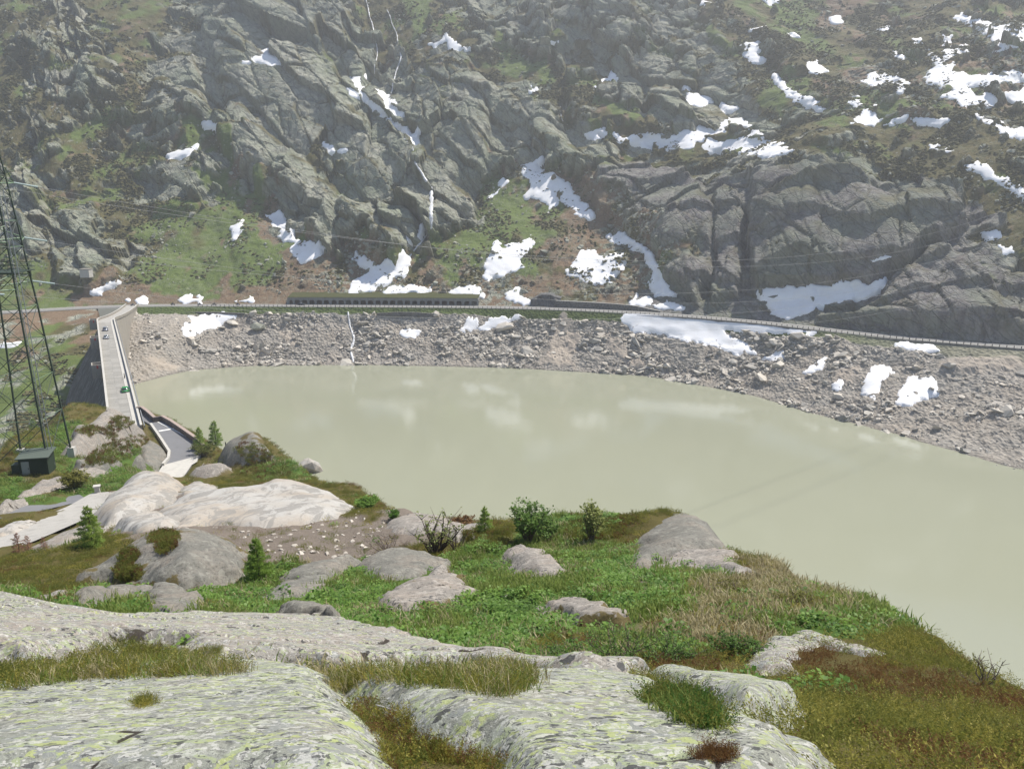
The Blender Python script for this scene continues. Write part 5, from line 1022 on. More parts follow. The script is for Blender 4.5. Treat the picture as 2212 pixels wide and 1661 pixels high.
# ================================================================== NEAR ROCKS, ACCESS ROAD, PLANTS
G_NEAR = mat_granite("granite_lichen", (0.315, 0.325, 0.275), .85, 0.6, .2, 1.7, (.9, 1.2, 1.0)); G_BAND = mat_granite("granite_pinkish_speckled", (0.32, 0.30, 0.265), .12, .55, .45, 1.5, (.9, 1.2, 1.0))
G_MID = mat_granite("granite_grey_green", (0.205, 0.197, 0.168), .0, .0, .3, .6); G_PALE = mat_granite("granite_pale_pink", (0.305, 0.278, 0.243), .0, .12, .45, .6)
def mat_white_slab():
    n = NM("granite_whitened", .88, .25); f = n.noise(.16, 5, .65, n.coord((1, 1, 1))); g = n.noise(.8, 7, .75, n.coord((1.0, .45, .6), (0, 0, .5)), .8); h = n.noise(5, 5, .8)
    c = n.mix(n.ramp(f, [(.42, 0.0), (.6, 1.0)]), (0.395, 0.38, 0.35), (0.36, 0.31, 0.25)); c = n.mix(n.ramp(g, [(.50, 0.0), (.54, .8)]), c, (0.22, 0.21, 0.19)); c = n.mix(n.ramp(h, [(.45, 0.0), (.7, .6)]), c, (0.27, 0.25, 0.22)); c = wear(n, c); n.base(c); n.bump(g, .35, .12); return n.m
G_WHITE = mat_white_slab()
ROCKPX = []; BV, BF = [], []
nzs = lambda x, y: near_z(x, y, False)
def sight(p):
    if len(p) == 3: return at_y(*p)[:2]
    d = ray(p[0], p[1]); ys = np.r_[np.linspace(1.0, 12, 300), np.linspace(12.05, 60, 500), np.linspace(60.1, 170, 500)]; X = d[0] / d[1] * ys; Z = CAMZ + d[2] / d[1] * ys; g = gz(X, ys); k = np.argmax(Z < g)
    if not (Z < g).any(): k = int(np.argmin(np.where(ys > (70 if p[1] < 1050 else 25 if p[1] < 1160 else 6), (Z - g) / ys, 1e9)))
    return np.array([X[k], ys[k]])
def outcrop(poly, H, mat, lab, rim=.6, rough=.05, crack=0.0, res=80, name="rock_outcrop", lift=.6, tilt=None, seed=0, cell=(1.2, .6)):
    """a swell of bare rock rising out of the slope inside an outline"""
    ROCKPX.append([p[:2] for p in poly]); pp = np.array([p[:2] for p in poly], float); y0, y1 = pp[:, 1].min(), pp[:, 1].max(); B = []
    for p in poly:
        q = sight(p)
        if lift and len(p) == 2:
            w_ = np.clip((y1 - p[1]) / (y1 - y0 + 1e-6), 0, 1); q = sight((p[0], p[1] + lift * H * FD / max(q[1], 2) * w_))
        B.append(q)
    B = np.array(B); x0, xa = B[:, 0].min(), B[:, 0].max(); ya, yb = B[:, 1].min(), B[:, 1].max(); st = max(xa - x0, yb - ya) / res; m = st * 4 + .12 * rim
    X, Y = np.meshgrid(np.arange(x0 - m, xa + m, st), np.arange(ya - m, yb + m, st), indexing='ij'); sc = max(xa - x0, yb - ya)
    sd = psdf(X, Y, B) + fbm(X / (sc * .12), Y / (sc * .12), 601 + seed, 5, .65) * min(sc * .07, .6) * (.3 if mat is G_NEAR else 1); R = max(sd.max(), 1e-3)
    e = np.clip(sd / (R * rim), 0, 1); b = np.where(sd > 0, H * (.12 * sstep(0, R * .1, sd) + .88 * (1 - (1 - e) ** 2.0)), np.maximum(sd * .8, -1.2))
    Z = nzs(X, Y) + .02 + b + sstep(0, R * .3, sd) * (fbm(X / (sc * .2), Y / (sc * .2), 611 + seed, 4) * rough * sc * .5 + fbm(X / (sc * .05), Y / (sc * .05), 617 + seed, 3) * rough * sc * .08)
    wr = np.zeros(X.shape + (4,)); wr[..., 1] = np.clip(.12 + fbm(X / (sc * .13), Y / (sc * .13), 631 + seed, 5, .65) * 1.2, 0, 1) * (1.0 if 'moss' in lab or 'knoll' in lab else 0.0) + .35 * (1 - sstep(0, min(.25, R * .3), sd)) * (0 if mat is G_NEAR else 1)
    if crack:
        f, ed = facet(X / cell[0] + fbm(X, Y, 5, 2) * .6, Y / cell[1] + fbm(X, Y, 9, 2) * .6, 621 + seed, .5); Z += sstep(0, .2, sd) * (f * crack * .8 - crack * 1.3 * (1 - sstep(0, .06, ed))); wr[..., 0] = (1 - sstep(0.005, .03 if mat is G_NEAR else .10, ed)) * np.clip(.62 + fbm(X / 1.5, Y / 1.5, 641 + seed, 3) * 1.6, 0, 1)
    F = grid_faces(*X.shape); keep = (sd.ravel()[F] > -st * 3).any(1); F = F[keep]; used, inv_ = np.unique(F.ravel(), return_inverse=True); V = np.stack([X, Y, Z], -1).reshape(-1, 3)[used]; o0 = V.mean(0); o0[2] = V[:, 2].min()
    o = link(name, mesh_np(name, V - o0, inv_.reshape(F.shape), mat, True, {'wear': wr.reshape(-1, 4)[used]}), None, o0); tag(o, lab, "rock"); bo = len(BV); BV.extend(map(tuple, V)); BF.extend(map(tuple, (inv_.reshape(F.shape) + bo))); return o
OUT = [
 ([(850, 1562), (846, 1520), (872, 1490), (905, 1484), (935, 1505), (940, 1545), (905, 1570)], .10, G_NEAR, "small pointed grey rock in the joint between the near slabs", .8, .06, .0, 40, None),
 ([(-60, 1490), (0, 1488), (120, 1473), (300, 1461), (480, 1455), (600, 1458), (680, 1480), (735, 1502), (762, 1560), (805, 1605), (835, 1640), (850, 1700), (820, 1780), (-200, 1780)], .10, G_NEAR, "nearest granite slab at bottom left, yellow-green with lichen", .25, .02, .012, 150, (.9, .45)),
 ([(735, 1498), (770, 1472), (810, 1464), (900, 1476), (1100, 1492), (1300, 1500), (1400, 1515), (1470, 1560), (1560, 1590), (1640, 1620), (1740, 1661), (1760, 1780), (1060, 1780), (1040, 1661), (960, 1640), (880, 1600), (820, 1570), (775, 1530)], .10, G_NEAR, "nearest granite slab at bottom centre, pale with lichen patches", .25, .02, .012, 150, (1.1, .5)),
 ([(1395, 1474), (1470, 1473), (1560, 1490), (1640, 1515), (1722, 1546), (1690, 1570), (1610, 1592), (1570, 1575), (1545, 1545), (1480, 1520)], .16, G_NEAR, "tilted lichen slab right of the grass tuft with a dark gap below it", .3, .03, .0, 90, None),
 ([(1500, 1661), (1580, 1625), (1680, 1632), (1780, 1661), (1760, 1760), (1480, 1760)], .06, G_NEAR, "strip of pale rock at the bottom edge right of centre", .4, .02, .0, 60, None),
 ([(-80, 1295), (0, 1305), (60, 1316), (200, 1352), (262, 1362), (330, 1352), (400, 1345), (480, 1352), (560, 1360), (700, 1372), (850, 1402), (1000, 1432), (1150, 1456), (1300, 1470), (1392, 1476), (1250, 1492), (1120, 1488), (1020, 1470), (900, 1470), (760, 1470), (650, 1462), (560, 1452), (470, 1455), (420, 1425), (280, 1400), (180, 1420), (100, 1470), (0, 1485), (-80, 1490)], .22, G_BAND, "long cracked pinkish granite slab crossing the lower left of the view", .12, .03, .05, 240, (2.2, .5)),
 ([(155, 1248), (200, 1215), (250, 1185), (330, 1150), (400, 1140), (460, 1150), (510, 1172), (545, 1205), (530, 1245), (480, 1268), (400, 1282), (330, 1275), (240, 1258)], 1.5, G_MID, "big rounded grey granite dome with moss patches beside a larch", .9, .04, .0, 110, (3.5, 2)),
 ([(304, 1312), (325, 1275), (370, 1264), (400, 1268), (432, 1300), (400, 1318), (352, 1330)], .35, G_MID, "flat pale grey block bedded in grass below the big dome", .35, .05, .0, 60, None),
 ([(125, 1325), (170, 1285), (260, 1265), (335, 1262), (300, 1280), (230, 1290), (175, 1325), (150, 1335)], .5, G_MID, "narrow grey rock rib in front of the big dome", .6, .05, .0, 60, None),
 ([(30, 1312), (90, 1280), (140, 1270), (148, 1280), (110, 1310), (60, 1322)], .3, G_PALE, "pale rock shelf behind the long slab at far left", .5, .05, .0, 50, None),
 ([(565, 1290), (600, 1270), (650, 1256), (705, 1248), (728, 1255), (700, 1272), (640, 1288), (590, 1298)], .35, G_MID, "low oval grey-green rock in the meadow left of centre", .5, .05, .0, 60, None),
 ([(600, 1248), (640, 1228), (690, 1214), (770, 1214), (760, 1225), (710, 1245), (660, 1255), (620, 1258)], .4, G_MID, "smooth grey-green rock just behind the low oval one", .6, .04, .0, 60, None),
 ([(775, 1228), (830, 1206), (890, 1198), (950, 1203), (960, 1222), (905, 1250), (850, 1258), (800, 1248)], .5, G_MID, "smooth rock with a dark water streak at the meadow edge", .6, .04, .0, 70, None),
 ([(812, 1300), (850, 1275), (920, 1245), (958, 1222), (990, 1245), (1036, 1276), (990, 1286), (930, 1310), (880, 1325), (850, 1318)], .45, G_PALE, "pale flat rock with brown moss bands in the meadow", .45, .06, .04, 80, (1.2, .7)),
 ([(594, 1350), (610, 1328), (660, 1320), (715, 1335), (742, 1365), (738, 1378), (660, 1372), (620, 1360)], .55, G_MID, "humped dark grey boulder at the upper edge of the long slab", .5, .06, .0, 60, (.8, .5)),
 ([(1092, 1205), (1100, 1182), (1135, 1175), (1180, 1194), (1220, 1226), (1212, 1246), (1160, 1248), (1120, 1225)], .55, G_PALE, "streaked pale boulder below the leafy willow", .6, .05, .0, 60, None),
 ([(1188, 1312), (1205, 1288), (1240, 1282), (1290, 1293), (1350, 1328), (1405, 1366), (1340, 1368), (1270, 1350), (1220, 1335)], .3, G_PALE, "long pale rock with a brown mossy seam in mid meadow", .45, .06, .0, 80, (1, .7)),
 ([(1362, 1226), (1385, 1185), (1388, 1140), (1400, 1110, 39.5), (1450, 1105, 41), (1525, 1130, 39), (1580, 1180, 34.5), (1565, 1215, 28), (1490, 1207), (1430, 1212), (1395, 1230)], .55, G_MID, "smooth rounded grey rock whaleback standing out against the lake", .7, .03, .0, 80, None),
 ([(1420, 1222), (1450, 1200), (1480, 1195), (1535, 1200), (1590, 1222, 25.5), (1632, 1242), (1590, 1243), (1520, 1228), (1460, 1225)], .25, G_PALE, "pale rock rim along the lake edge right of the whaleback", .5, .05, .0, 70, None),
 ([(1372, 1248), (1385, 1242), (1402, 1245), (1400, 1256), (1378, 1260)], .15, G_PALE, "small white-topped stone in dry grass", .6, .1, .0, 30, None),
 ([(1620, 1420), (1660, 1375), (1720, 1362), (1775, 1385), (1720, 1412), (1700, 1450), (1650, 1462), (1628, 1450)], .16, G_BAND, "grey lichen rock behind the dark-leaved bush", .4, .05, .02, 70, (.8, .5)),
 ([(1718, 1352), (1760, 1352), (1830, 1375), (1912, 1412), (1870, 1420), (1800, 1405), (1745, 1385)], .15, G_BAND, "long pale rock on the right meadow slope", .4, .05, .02, 70, (1, .5)),
 ([(205, 1120), (232, 1075), (275, 1035), (330, 1026), (385, 1034), (392, 1052), (350, 1085), (290, 1120), (230, 1142)], 1.6, G_WHITE, "tall cream coloured rock dome beside the access road", .7, .03, .0, 80, None),
 ([(330, 1120), (370, 1085), (440, 1062), (530, 1052), (590, 1036), (650, 1040), (720, 1062), (765, 1092), (745, 1110), (660, 1130), (560, 1140), (450, 1135), (380, 1140)], 1.5, G_WHITE, "wide whitened rock slab with dark stains left of the lake", .5, .04, .0, 110, None),
 ([(250, 1150), (300, 1118), (345, 1110), (400, 1125), (385, 1140), (300, 1152)], .7, G_WHITE, "pale rock shelf between the cream dome and the big grey dome", .5, .05, .0, 60, None),
 ([(375, 1062), (420, 1046), (470, 1048), (480, 1058), (430, 1068), (390, 1078)], .5, G_WHITE, "small white rock slab behind the wide whitened one", .5, .05, .0, 50, None),
 ([(820, 1142), (860, 1120), (900, 1112), (960, 1125), (1000, 1130), (1010, 1142), (930, 1150), (860, 1155)], .7, G_PALE, "pale pink rock hump behind the bare willow", .6, .05, .0, 60, None),
 ([(960, 1150), (1000, 1135), (1060, 1134), (1030, 1160), (980, 1172)], .5, G_PALE, "greyish rock right of the bare willow", .6, .05, .0, 50, None),
 ([(640, 1122), (665, 1108), (705, 1102), (700, 1118), (665, 1130)], .6, G_WHITE, "cream boulder on brown earth below the whitened slab", .6, .05, .0, 40, None),
 ([(700, 1112), (730, 1100), (760, 1100), (745, 1116)], .4, G_WHITE, "second cream boulder on brown earth near the lake edge", .6, .05, .0, 40, None),
 ([(140, 985), (150, 955), (170, 925), (205, 900), (250, 884, 150), (300, 892, 152), (318, 915), (322, 945), (280, 962), (225, 978), (175, 990)], 2.4, G_PALE, "large rounded knoll of pinkish rock at the near end of the dam", .6, .04, .05, 100, (7, 4)),
 ([(290, 1005), (305, 975), (322, 945), (345, 955), (362, 985), (345, 1010), (315, 1020)], 1.6, G_MID, "broken grey crag beside the parking place", .4, .12, .25, 60, (2.5, 1.6)),
 ([(408, 1032), (430, 1010), (470, 1002), (500, 1005), (498, 1022), (450, 1036)], 1.0, G_PALE, "pale rock at the foot of the right-hand knoll", .5, .06, .0, 50, None),
 ([(468, 1002), (490, 960), (525, 950, 121), (570, 962, 114), (600, 995), (560, 1000), (510, 1008)], 1.8, G_MID, "rounded grey-green rock on the knoll beside two larches", .6, .05, .0, 60, None),
 ([(-20, 1112), (20, 1080), (80, 1050), (150, 1022), (215, 1000), (248, 1005), (200, 1030), (130, 1060), (60, 1088), (0, 1118)], 1.0, G_PALE, "ribbed pinkish rock rib in front of the pylon", .5, .08, .12, 90, (3, .8)),
 ([(165, 1015), (190, 990), (230, 978), (262, 1000), (240, 1018), (200, 1022)], 1.4, G_MID, "split grey rock teeth between pylon and parking place", .4, .15, .3, 60, (1.6, 2.2)),
 ([(60, 1190), (120, 1160), (190, 1135), (215, 1140), (160, 1170), (100, 1195)], .4, G_PALE, "pale rock strip along the lower edge of the access road", .5, .05, .0, 50, None),
 ([(-20, 1150), (20, 1128), (70, 1120), (85, 1130), (40, 1150), (0, 1165)], .6, G_WHITE, "cream rock beside the access road at the left edge", .5, .1, .1, 40, (1.5, 1)),
]
for k, (poly, H, mt, lab, rim, rough, crack, res, cell) in enumerate(OUT):
    H = H * (.72 if k > 5 and not any(w in lab for w in ('whaleback', 'knoll', 'crag', 'dome')) else 1.0); outcrop(poly, H, mt, lab, rim, rough, crack, res, seed=k * 7, cell=cell or (1, 1), lift=.0 if k < 6 or 'whaleback' in lab else .6)
# loose flat stones in the meadow
for bx_, by_, wpx, lab, mt in [(1330, 1302, 24, "left of two flat slate stones in the meadow", M_ST2), (1362, 1306, 24, "right of two flat slate stones in the meadow", M_ST2), (1090, 1290, 22, "small pinkish stone in the grass", M_ST3), (995, 1355, 18, "small brown stone among the green herbs", M_ST3), (232, 1313, 34, "dark angular stone behind the long slab", M_ST1)]:
    q = sight((bx_, by_)); sc_ = wpx * q[1] / FD / 2; b = link("meadow_stone", stone_mesh("meadow_stone", mt, (sc_, sc_ * .7, sc_ * .35), 18, int(bx_)), None, (q[0], q[1], nz1(*q) + sc_ * .12)); tag(b, lab, "stone")
_earth = []
for k in range(260):
    q = None; ex, ey = rnd.uniform(330, 830), rnd.uniform(1105, 1215)
    if fbm(np.array(ex / 60), np.array(ey / 30), 640, 2) > -.12: _earth.append(sight((ex, ey)))
_e = np.array(_earth); _es = RNG.uniform(.12, .5, len(_e)); scatter("earth_stones", np.c_[_e, near_z(_e[:, 0], _e[:, 1])], rrot(len(_e), .4), np.stack([_es] * 3, -1), [stone_mesh("stone", M_ST3, (.5, .4, .22), 11, 70 + k) for k in range(4)], parent=near)
p = at_z(655, 1022, 0); bl = link("boulder", stone_mesh("boulder", G_WHITE, (5.0, 3.4, 3.4), 22, 5), None, (p[0] + 1, p[1] + 2, .8)); tag(bl, "big white boulder standing in the water behind the near shore", "boulder")

# ---- access road at left
ROADPX = [[(-40, 1230), (0, 1205), (60, 1180), (150, 1150), (200, 1112), (226, 1084), (215, 1072), (150, 1092), (80, 1118), (-40, 1168)], [(-40, 1135), (0, 1126), (120, 1096), (212, 1078), (200, 1068), (100, 1084), (-40, 1108)]]
t_ = drape("access_road", mat_concrete("road_concrete", (0.32, 0.305, 0.275), (0.42, 0.40, 0.365), .35), [(-60, 1200), (20, 1172), (100, 1138), (165, 1108), (222, 1076), (250, 1060)], nzs, 40, 100, [6.5, 6, 5.5, 5, 4.5], .12, 60, 9); tag(t_, "pale concrete access road", kind="structure")
t_ = drape("side_road", M_TAR, [(-60, 1122), (30, 1108), (110, 1090), (190, 1074)], nzs, 60, 100, [5, 4.5, 4, 3], .12, 40, 7); tag(t_, "grey tarmac side road", kind="structure")
q = sight((212, 1072)); mk = empty("kerb_stone_marker", (q[0], q[1], nz1(*q))); tag(mk, "small white stone marker beside the access road", "marker"); MB().box((0, 0, .55), (.55, .55, 1.1), .4, .85).build("shaft", M_CONCL, mk); MB().box((0, 0, 1.17), (.7, .7, .14), .4).build("cap", M_CONCL, mk)
q = sight((487, 957)); MB().tube([(q[0], q[1], nz1(*q) - .2), (q[0], q[1], nz1(*q) + 1.6)], .09, 6).build("marker_post", M_POST); tag(bpy.data.objects["marker_post"], "thin dark post on the knoll beside the two larches", "post")

# ---- plants
L_GR, L_GR2 = mat_leaf("fresh_grass", (0.15, 0.22, 0.042), (0.28, 0.33, 0.09), .5), mat_leaf("dry_grass", (0.30, 0.26, 0.13), (0.52, 0.45, 0.27), .4)
L_HB = mat_leaf("broad_herb", (0.105, 0.21, 0.036), (0.23, 0.36, 0.075), .5, .5); L_HE, L_HR, L_HG = mat_leaf("heath_olive", (0.13, 0.155, 0.034), (0.26, 0.25, 0.06), .45), mat_leaf("heath_rust", (0.17, 0.085, 0.04), (0.26, 0.16, 0.06), .4), mat_leaf("juniper_gold", (0.23, 0.235, 0.045), (0.44, 0.375, 0.09), .45)
L_LA, L_WI, L_BR = mat_leaf("larch_needles", (0.22, 0.33, 0.06), (0.33, 0.43, 0.10), .5), mat_leaf("willow_leaves", (0.13, 0.22, 0.05), (0.22, 0.32, 0.09), .5), mat_leaf("bilberry_leaves", (0.075, 0.155, 0.034), (0.15, 0.25, 0.06), .45)
M_BARK, M_TWIG, M_DEAD = plain("bark", (0.10, 0.08, 0.065), .9, .1), plain("twig_bark", (0.15, 0.12, 0.10), .9, .1), plain("bleached_wood", (0.42, 0.40, 0.38), .8)
L_BUD = mat_leaf("pale_buds", (0.25, 0.30, 0.09), (0.38, 0.38, 0.15), .5); L_RED = mat_leaf("dead_larch_twigs", (0.26, 0.13, 0.085), (0.36, 0.20, 0.13), .3)
def leaves_mesh(name, mat, items):
    """items: (centre, direction, width, length, normal-ish); each leaf a folded pair of triangles"""
    V, F = [], []
    for c, d, w, l, s in items:
        c, d = Vector(c), Vector(d).normalized(); a = d.cross(Vector(s)); a = a.normalized() if a.length > 1e-6 else d.orthogonal().normalized(); b = len(V)
        V += [c, c + d * l * .5 + a * w * .5, c + d * l, c + d * l * .5 - a * w * .5]; F.append((b, b + 1, b + 2, b + 3))
    return mesh_np(name, np.array([tuple(v) for v in V]), np.array(F), mat, False)
def blades(mat, n, h, spread, seed, lean=.5, w=.012):
    r = random.Random(seed); V, F = [], []
    for _ in range(n):
        a = r.uniform(0, 6.28); x, y = r.gauss(0, spread), r.gauss(0, spread); hh = h * r.uniform(.5, 1.1); ln = r.uniform(.1, lean) * hh; ww = w * r.uniform(.7, 1.4); dx, dy = math.cos(a), math.sin(a); b = len(V)
        V += [(x - dy * ww, y + dx * ww, -.02), (x + dy * ww, y - dx * ww, -.02), (x + dx * ln * .35 + dy * ww * .7, y + dy * ln * .35 - dx * ww * .7, hh * .6), (x + dx * ln * .35 - dy * ww * .7, y + dy * ln * .35 + dx * ww * .7, hh * .6), (x + dx * ln, y + dy * ln, hh), (x + dx * ln * 1.02, y + dy * ln * 1.02, hh * .99)]
        F += [(b, b + 1, b + 2, b + 3), (b + 3, b + 2, b + 5, b + 4)]
    return mesh_np("tuft", np.array(V), np.array(F), mat, False)
def herb(mat, n, h, spread, size, seed):
    r = random.Random(seed); it = []
    for _ in range(n):
        a = r.uniform(0, 6.28); rr = spread * math.sqrt(r.random()); z = h * r.uniform(.25, 1) * (1.1 - rr / spread * .5); it.append(((rr * math.cos(a), rr * math.sin(a), z), (math.cos(a + r.gauss(0, .8)), math.sin(a + r.gauss(0, .8)), r.uniform(-.35, .5)), size * r.uniform(.6, 1.2), size * r.uniform(.8, 1.4), (r.gauss(0, .4), r.gauss(0, .4), 1)))
    return leaves_mesh("herb", mat, it)
def sprigs(mat, n, h, spread, seed, leaf=.03, per=9, lean=.35):
    r = random.Random(seed); it = []
    for _ in range(n):
        a = r.uniform(0, 6.28); rr = spread * math.sqrt(r.random()); x, y = rr * math.cos(a), rr * math.sin(a); dx, dy = r.gauss(0, lean), r.gauss(0, lean); hh = h * r.uniform(.6, 1.1) * (1.15 - .5 * rr / spread)
        for k in range(per):
            t = (k + .5) / per; b = r.uniform(0, 6.28); it.append(((x + dx * hh * t, y + dy * hh * t, hh * t), (math.cos(b) + dx, math.sin(b) + dy, .9), leaf * r.uniform(.5, .9), leaf * r.uniform(1.2, 2.0), (-math.sin(b), math.cos(b), .3)))
    return leaves_mesh("sprig", mat, it)
N_ = 210000
fi, fj = RNG.random(N_) * (NYG - 1.01), RNG.random(N_) * (NXG - 1.01); ii, jj = fi.astype(int), fj.astype(int); u_, v_ = (fi - ii)[:, None], (fj - jj)[:, None]
PP = (GP[ii, jj] * (1 - u_) + GP[ii + 1, jj] * u_) * (1 - v_) + (GP[ii, jj + 1] - GP[ii, jj]) * v_ + GP[ii, jj] * v_
qx, qy = project(PP); ok = (qx > -900) & (qx < 3100) & (qy > 860) & (qy < 3200) & (PP[:, 1] > .2)
PP, qx, qy = PP[ok], qx[ok], qy[ok]; PP[:, 2] = near_z(PP[:, 0], PP[:, 1])
ok = psdf(PP[:, 0], PP[:, 1], EDGE) > -np.interp(np.hypot(PP[:, 0], PP[:, 1]), [4, 30, 100], [.25, .8, 3])
for poly in ROCKPX: ok &= psdf(qx, qy, poly, 40) < np.where(RNG.random(len(qx)) < .35, 9.0, 2.5)
_keep = RNG.random(len(qx)) < .25
for poly in ROCKPX[6:]: ok &= (psdf(qx, qy - np.clip(.17 * FD / np.maximum(PP[:, 1], 8), 4, 16), poly, 40) < 0) | _keep
for poly in ROADPX + [PARK_PX]: ok &= psdf(qx, qy, poly, 40) < -2
PP, qx, qy = PP[ok], qx[ok], qy[ok]; cg, cd, ce = cover_near(PP[:, 0], PP[:, 1], qx, qy); dist = np.hypot(PP[:, 0], PP[:, 1])
u = RNG.random(len(PP)); kind = np.where(u < ce * .93, -1, np.where(RNG.random(len(PP)) < cd * .5, 1, np.where(RNG.random(len(PP)) < cg, 0, 2)))
hj = fbm(PP[:, 0] / 3, PP[:, 1] / 3, 661, 3) * .8 + fbm(PP[:, 0] / .7, PP[:, 1] / .7, 667, 2) * .35 + RNG.normal(0, .12, len(PP))
sz = np.interp(dist, [1, 4, 12, 30, 60, 150], [.38, .55, .85, 1.15, 1.7, 2.8])
def put(name, sel, variants, s0, lab, zs=1.0):
    zs = .68 if 'heath' in lab or 'juniper' in lab else zs
    P = PP[sel]; n = len(P); s = s0 * sz[sel] * RNG.uniform(.65, 1.35, n)
    if n: scatter(name, P, np.stack([RNG.normal(0, .12, n), RNG.normal(0, .12, n), RNG.uniform(0, 6.28, n)], -1), np.stack([s, s, s * zs * RNG.uniform(.7, 1.2, n)], -1), variants, label=lab)
k0, k1, k2 = kind == 0, kind == 1, kind == 2; hb = fbm(PP[:, 0] / 1.4, PP[:, 1] / 1.4, 671, 3) + RNG.normal(0, .16, len(PP)) + np.where(dist < 26, .05, .0)
put("meadow_grass", k0 & (hb < .0), [blades(L_GR, 30, .19, .13, s, .9) for s in range(4)], 1.0, "fresh green meadow grass")
put("meadow_herbs", k0 & (hb >= .0), [herb(L_HB if s % 3 else L_BR, 30, .15 + .05 * (s % 3), .17, .05 + .012 * (s % 3), s) for s in range(7)], 1.0, "broad-leaved green meadow herbs")
put("dry_grass", k1 | (k0 & (RNG.random(len(PP)) < .05 + .3 * (fbm(PP[:, 0] / 2, PP[:, 1] / 2, 673, 3) > .18))), [blades(L_GR2, 24, .19, .13, 20 + s, 1.1) for s in range(4)], 1.0, "dry straw coloured grass")
gold = (qx > 1150) & (dist < 16); hj = np.where(gold & (qy < 1540) & (qy > 1410), hj - .20, hj)
put("rusty_heath", k2 & (hj < -.27), [sprigs(L_HR, 24, .17, .18, 30 + s, .016, 12, .5) for s in range(3)], 1.0, "rust brown heath")
put("olive_heath", k2 & (hj >= -.27) & ~(gold & (hj > -.08)), [sprigs(L_HE if s < 3 else L_HG, 26, .17, .2, 40 + s, .017, 12, .5) for s in range(4)], 1.05, "olive green dwarf heath")
put("golden_juniper", k2 & gold & (hj > -.08), [sprigs(L_HG if s < 2 else L_HE, 30, .2, .24, 50 + s, .014, 14, .8) for s in range(4)], 1.1, "golden green creeping juniper")
# tufts that root on the near slabs' joints
from mathutils.bvhtree import BVHTree
BVH = BVHTree.FromPolygons(BV, BF)
def on_rock(x, y):
    h = BVH.ray_cast(Vector((0, 0, CAMZ)), Vector(ray(x, y)).normalized())
    q = sight((x, y)); g = (q[0], q[1], nz1(*q))
    return tuple(h[0]) if h[0] is not None and h[0].y < g[1] + 3 else g
def in_poly(poly):
    P_ = np.array(poly)
    while True:
        x, y = rnd.uniform(P_[:, 0].min(), P_[:, 0].max()), rnd.uniform(P_[:, 1].min(), P_[:, 1].max())
        if psdf(np.array([x]), np.array([y]), poly)[0] > 0: return x, y
def clump(pxs, n, variants, s0, name, lab, cat="plant"):
    L = np.array([on_rock(*(in_poly(pxs) if len(pxs) > 2 else (rnd.uniform(*pxs[0]), rnd.uniform(*pxs[1])))) for _ in range(n)]); s = s0 * RNG.uniform(.7, 1.3, n); o = scatter(name, L, np.stack([RNG.normal(0, .15, n), RNG.normal(0, .15, n), RNG.uniform(0, 6.28, n)], -1), np.stack([s, s, s], -1), variants, label=lab); return o
_fine = [sprigs(L_HE, 20, .15, .13, 60, .013, 10, .5), sprigs(L_HG, 20, .14, .13, 62, .013, 10, .6)]
clump([(0, 1472), (60, 1456), (150, 1424), (200, 1396), (290, 1386), (400, 1406), (470, 1440), (560, 1450), (480, 1461), (300, 1463), (120, 1475), (0, 1492)], 520, _fine + [blades(L_GR2, 16, .15, .07, 61, 1.0, .005), blades(L_GR, 16, .14, .07, 64, 1.0, .005)], .42, "slab_heath", "heath strip between the two left slabs")
clump([(705, 1466), (780, 1450), (900, 1457), (1000, 1450), (1060, 1432), (1120, 1440), (1165, 1462), (1130, 1490), (1080, 1505), (900, 1476), (800, 1466), (740, 1500), (712, 1490)], 520, [blades(L_GR2, 22, .15, .08, 63, 1.1, .005), blades(L_GR, 20, .13, .08, 64, 1.0, .005)] + _fine, .36, "slab_grass", "straw grass strip behind the centre slab")
clump([(1395, 1512), (1440, 1490), (1500, 1498), (1548, 1540), (1562, 1578), (1500, 1570), (1430, 1535)], 170, [sprigs(L_BR, 20, .15, .1, 67, .014, 10, .4), _fine[0], blades(L_GR, 14, .14, .06, 66, .8, .005)], .36, "slab_tuft", "green tuft in the gap of the right slab")
clump([(755, 1532), (800, 1520), (880, 1545), (900, 1592), (960, 1622), (1060, 1642), (1100, 1670), (840, 1670), (830, 1612), (790, 1572)], 300, [sprigs(L_HR, 18, .12, .09, 68, .011, 10, .5), sprigs(L_HE, 18, .11, .09, 69, .011, 10, .5), sprigs(L_HG, 18, .11, .09, 70, .011, 10, .5)], .34, "slab_rust_heath", "rusty heath in the joint between the near slabs")
clump([(280, 1527), (300, 1512), (335, 1506), (340, 1518), (305, 1530)], 30, _fine, .2, "slab_tuft", "lone grass tuft on the near left slab")
clump([(1490, 1628), (1530, 1610), (1590, 1625), (1570, 1645), (1510, 1642)], 60, [sprigs(L_HR, 16, .1, .07, 71, .01, 9, .5)], .26, "slab_rust_heath", "small rusty tuft on the pale slab")
clump([(-60, 1480), (60, 1462), (130, 1430), (60, 1440), (-60, 1470)], 120, _fine, .4, "slab_heath", "heath at the left edge between the slabs")
clump([(420, 1408), (470, 1395), (480, 1412), (440, 1420)], 40, _fine, .3, "slab_tuft", "green tuft in a crack of the long slab")
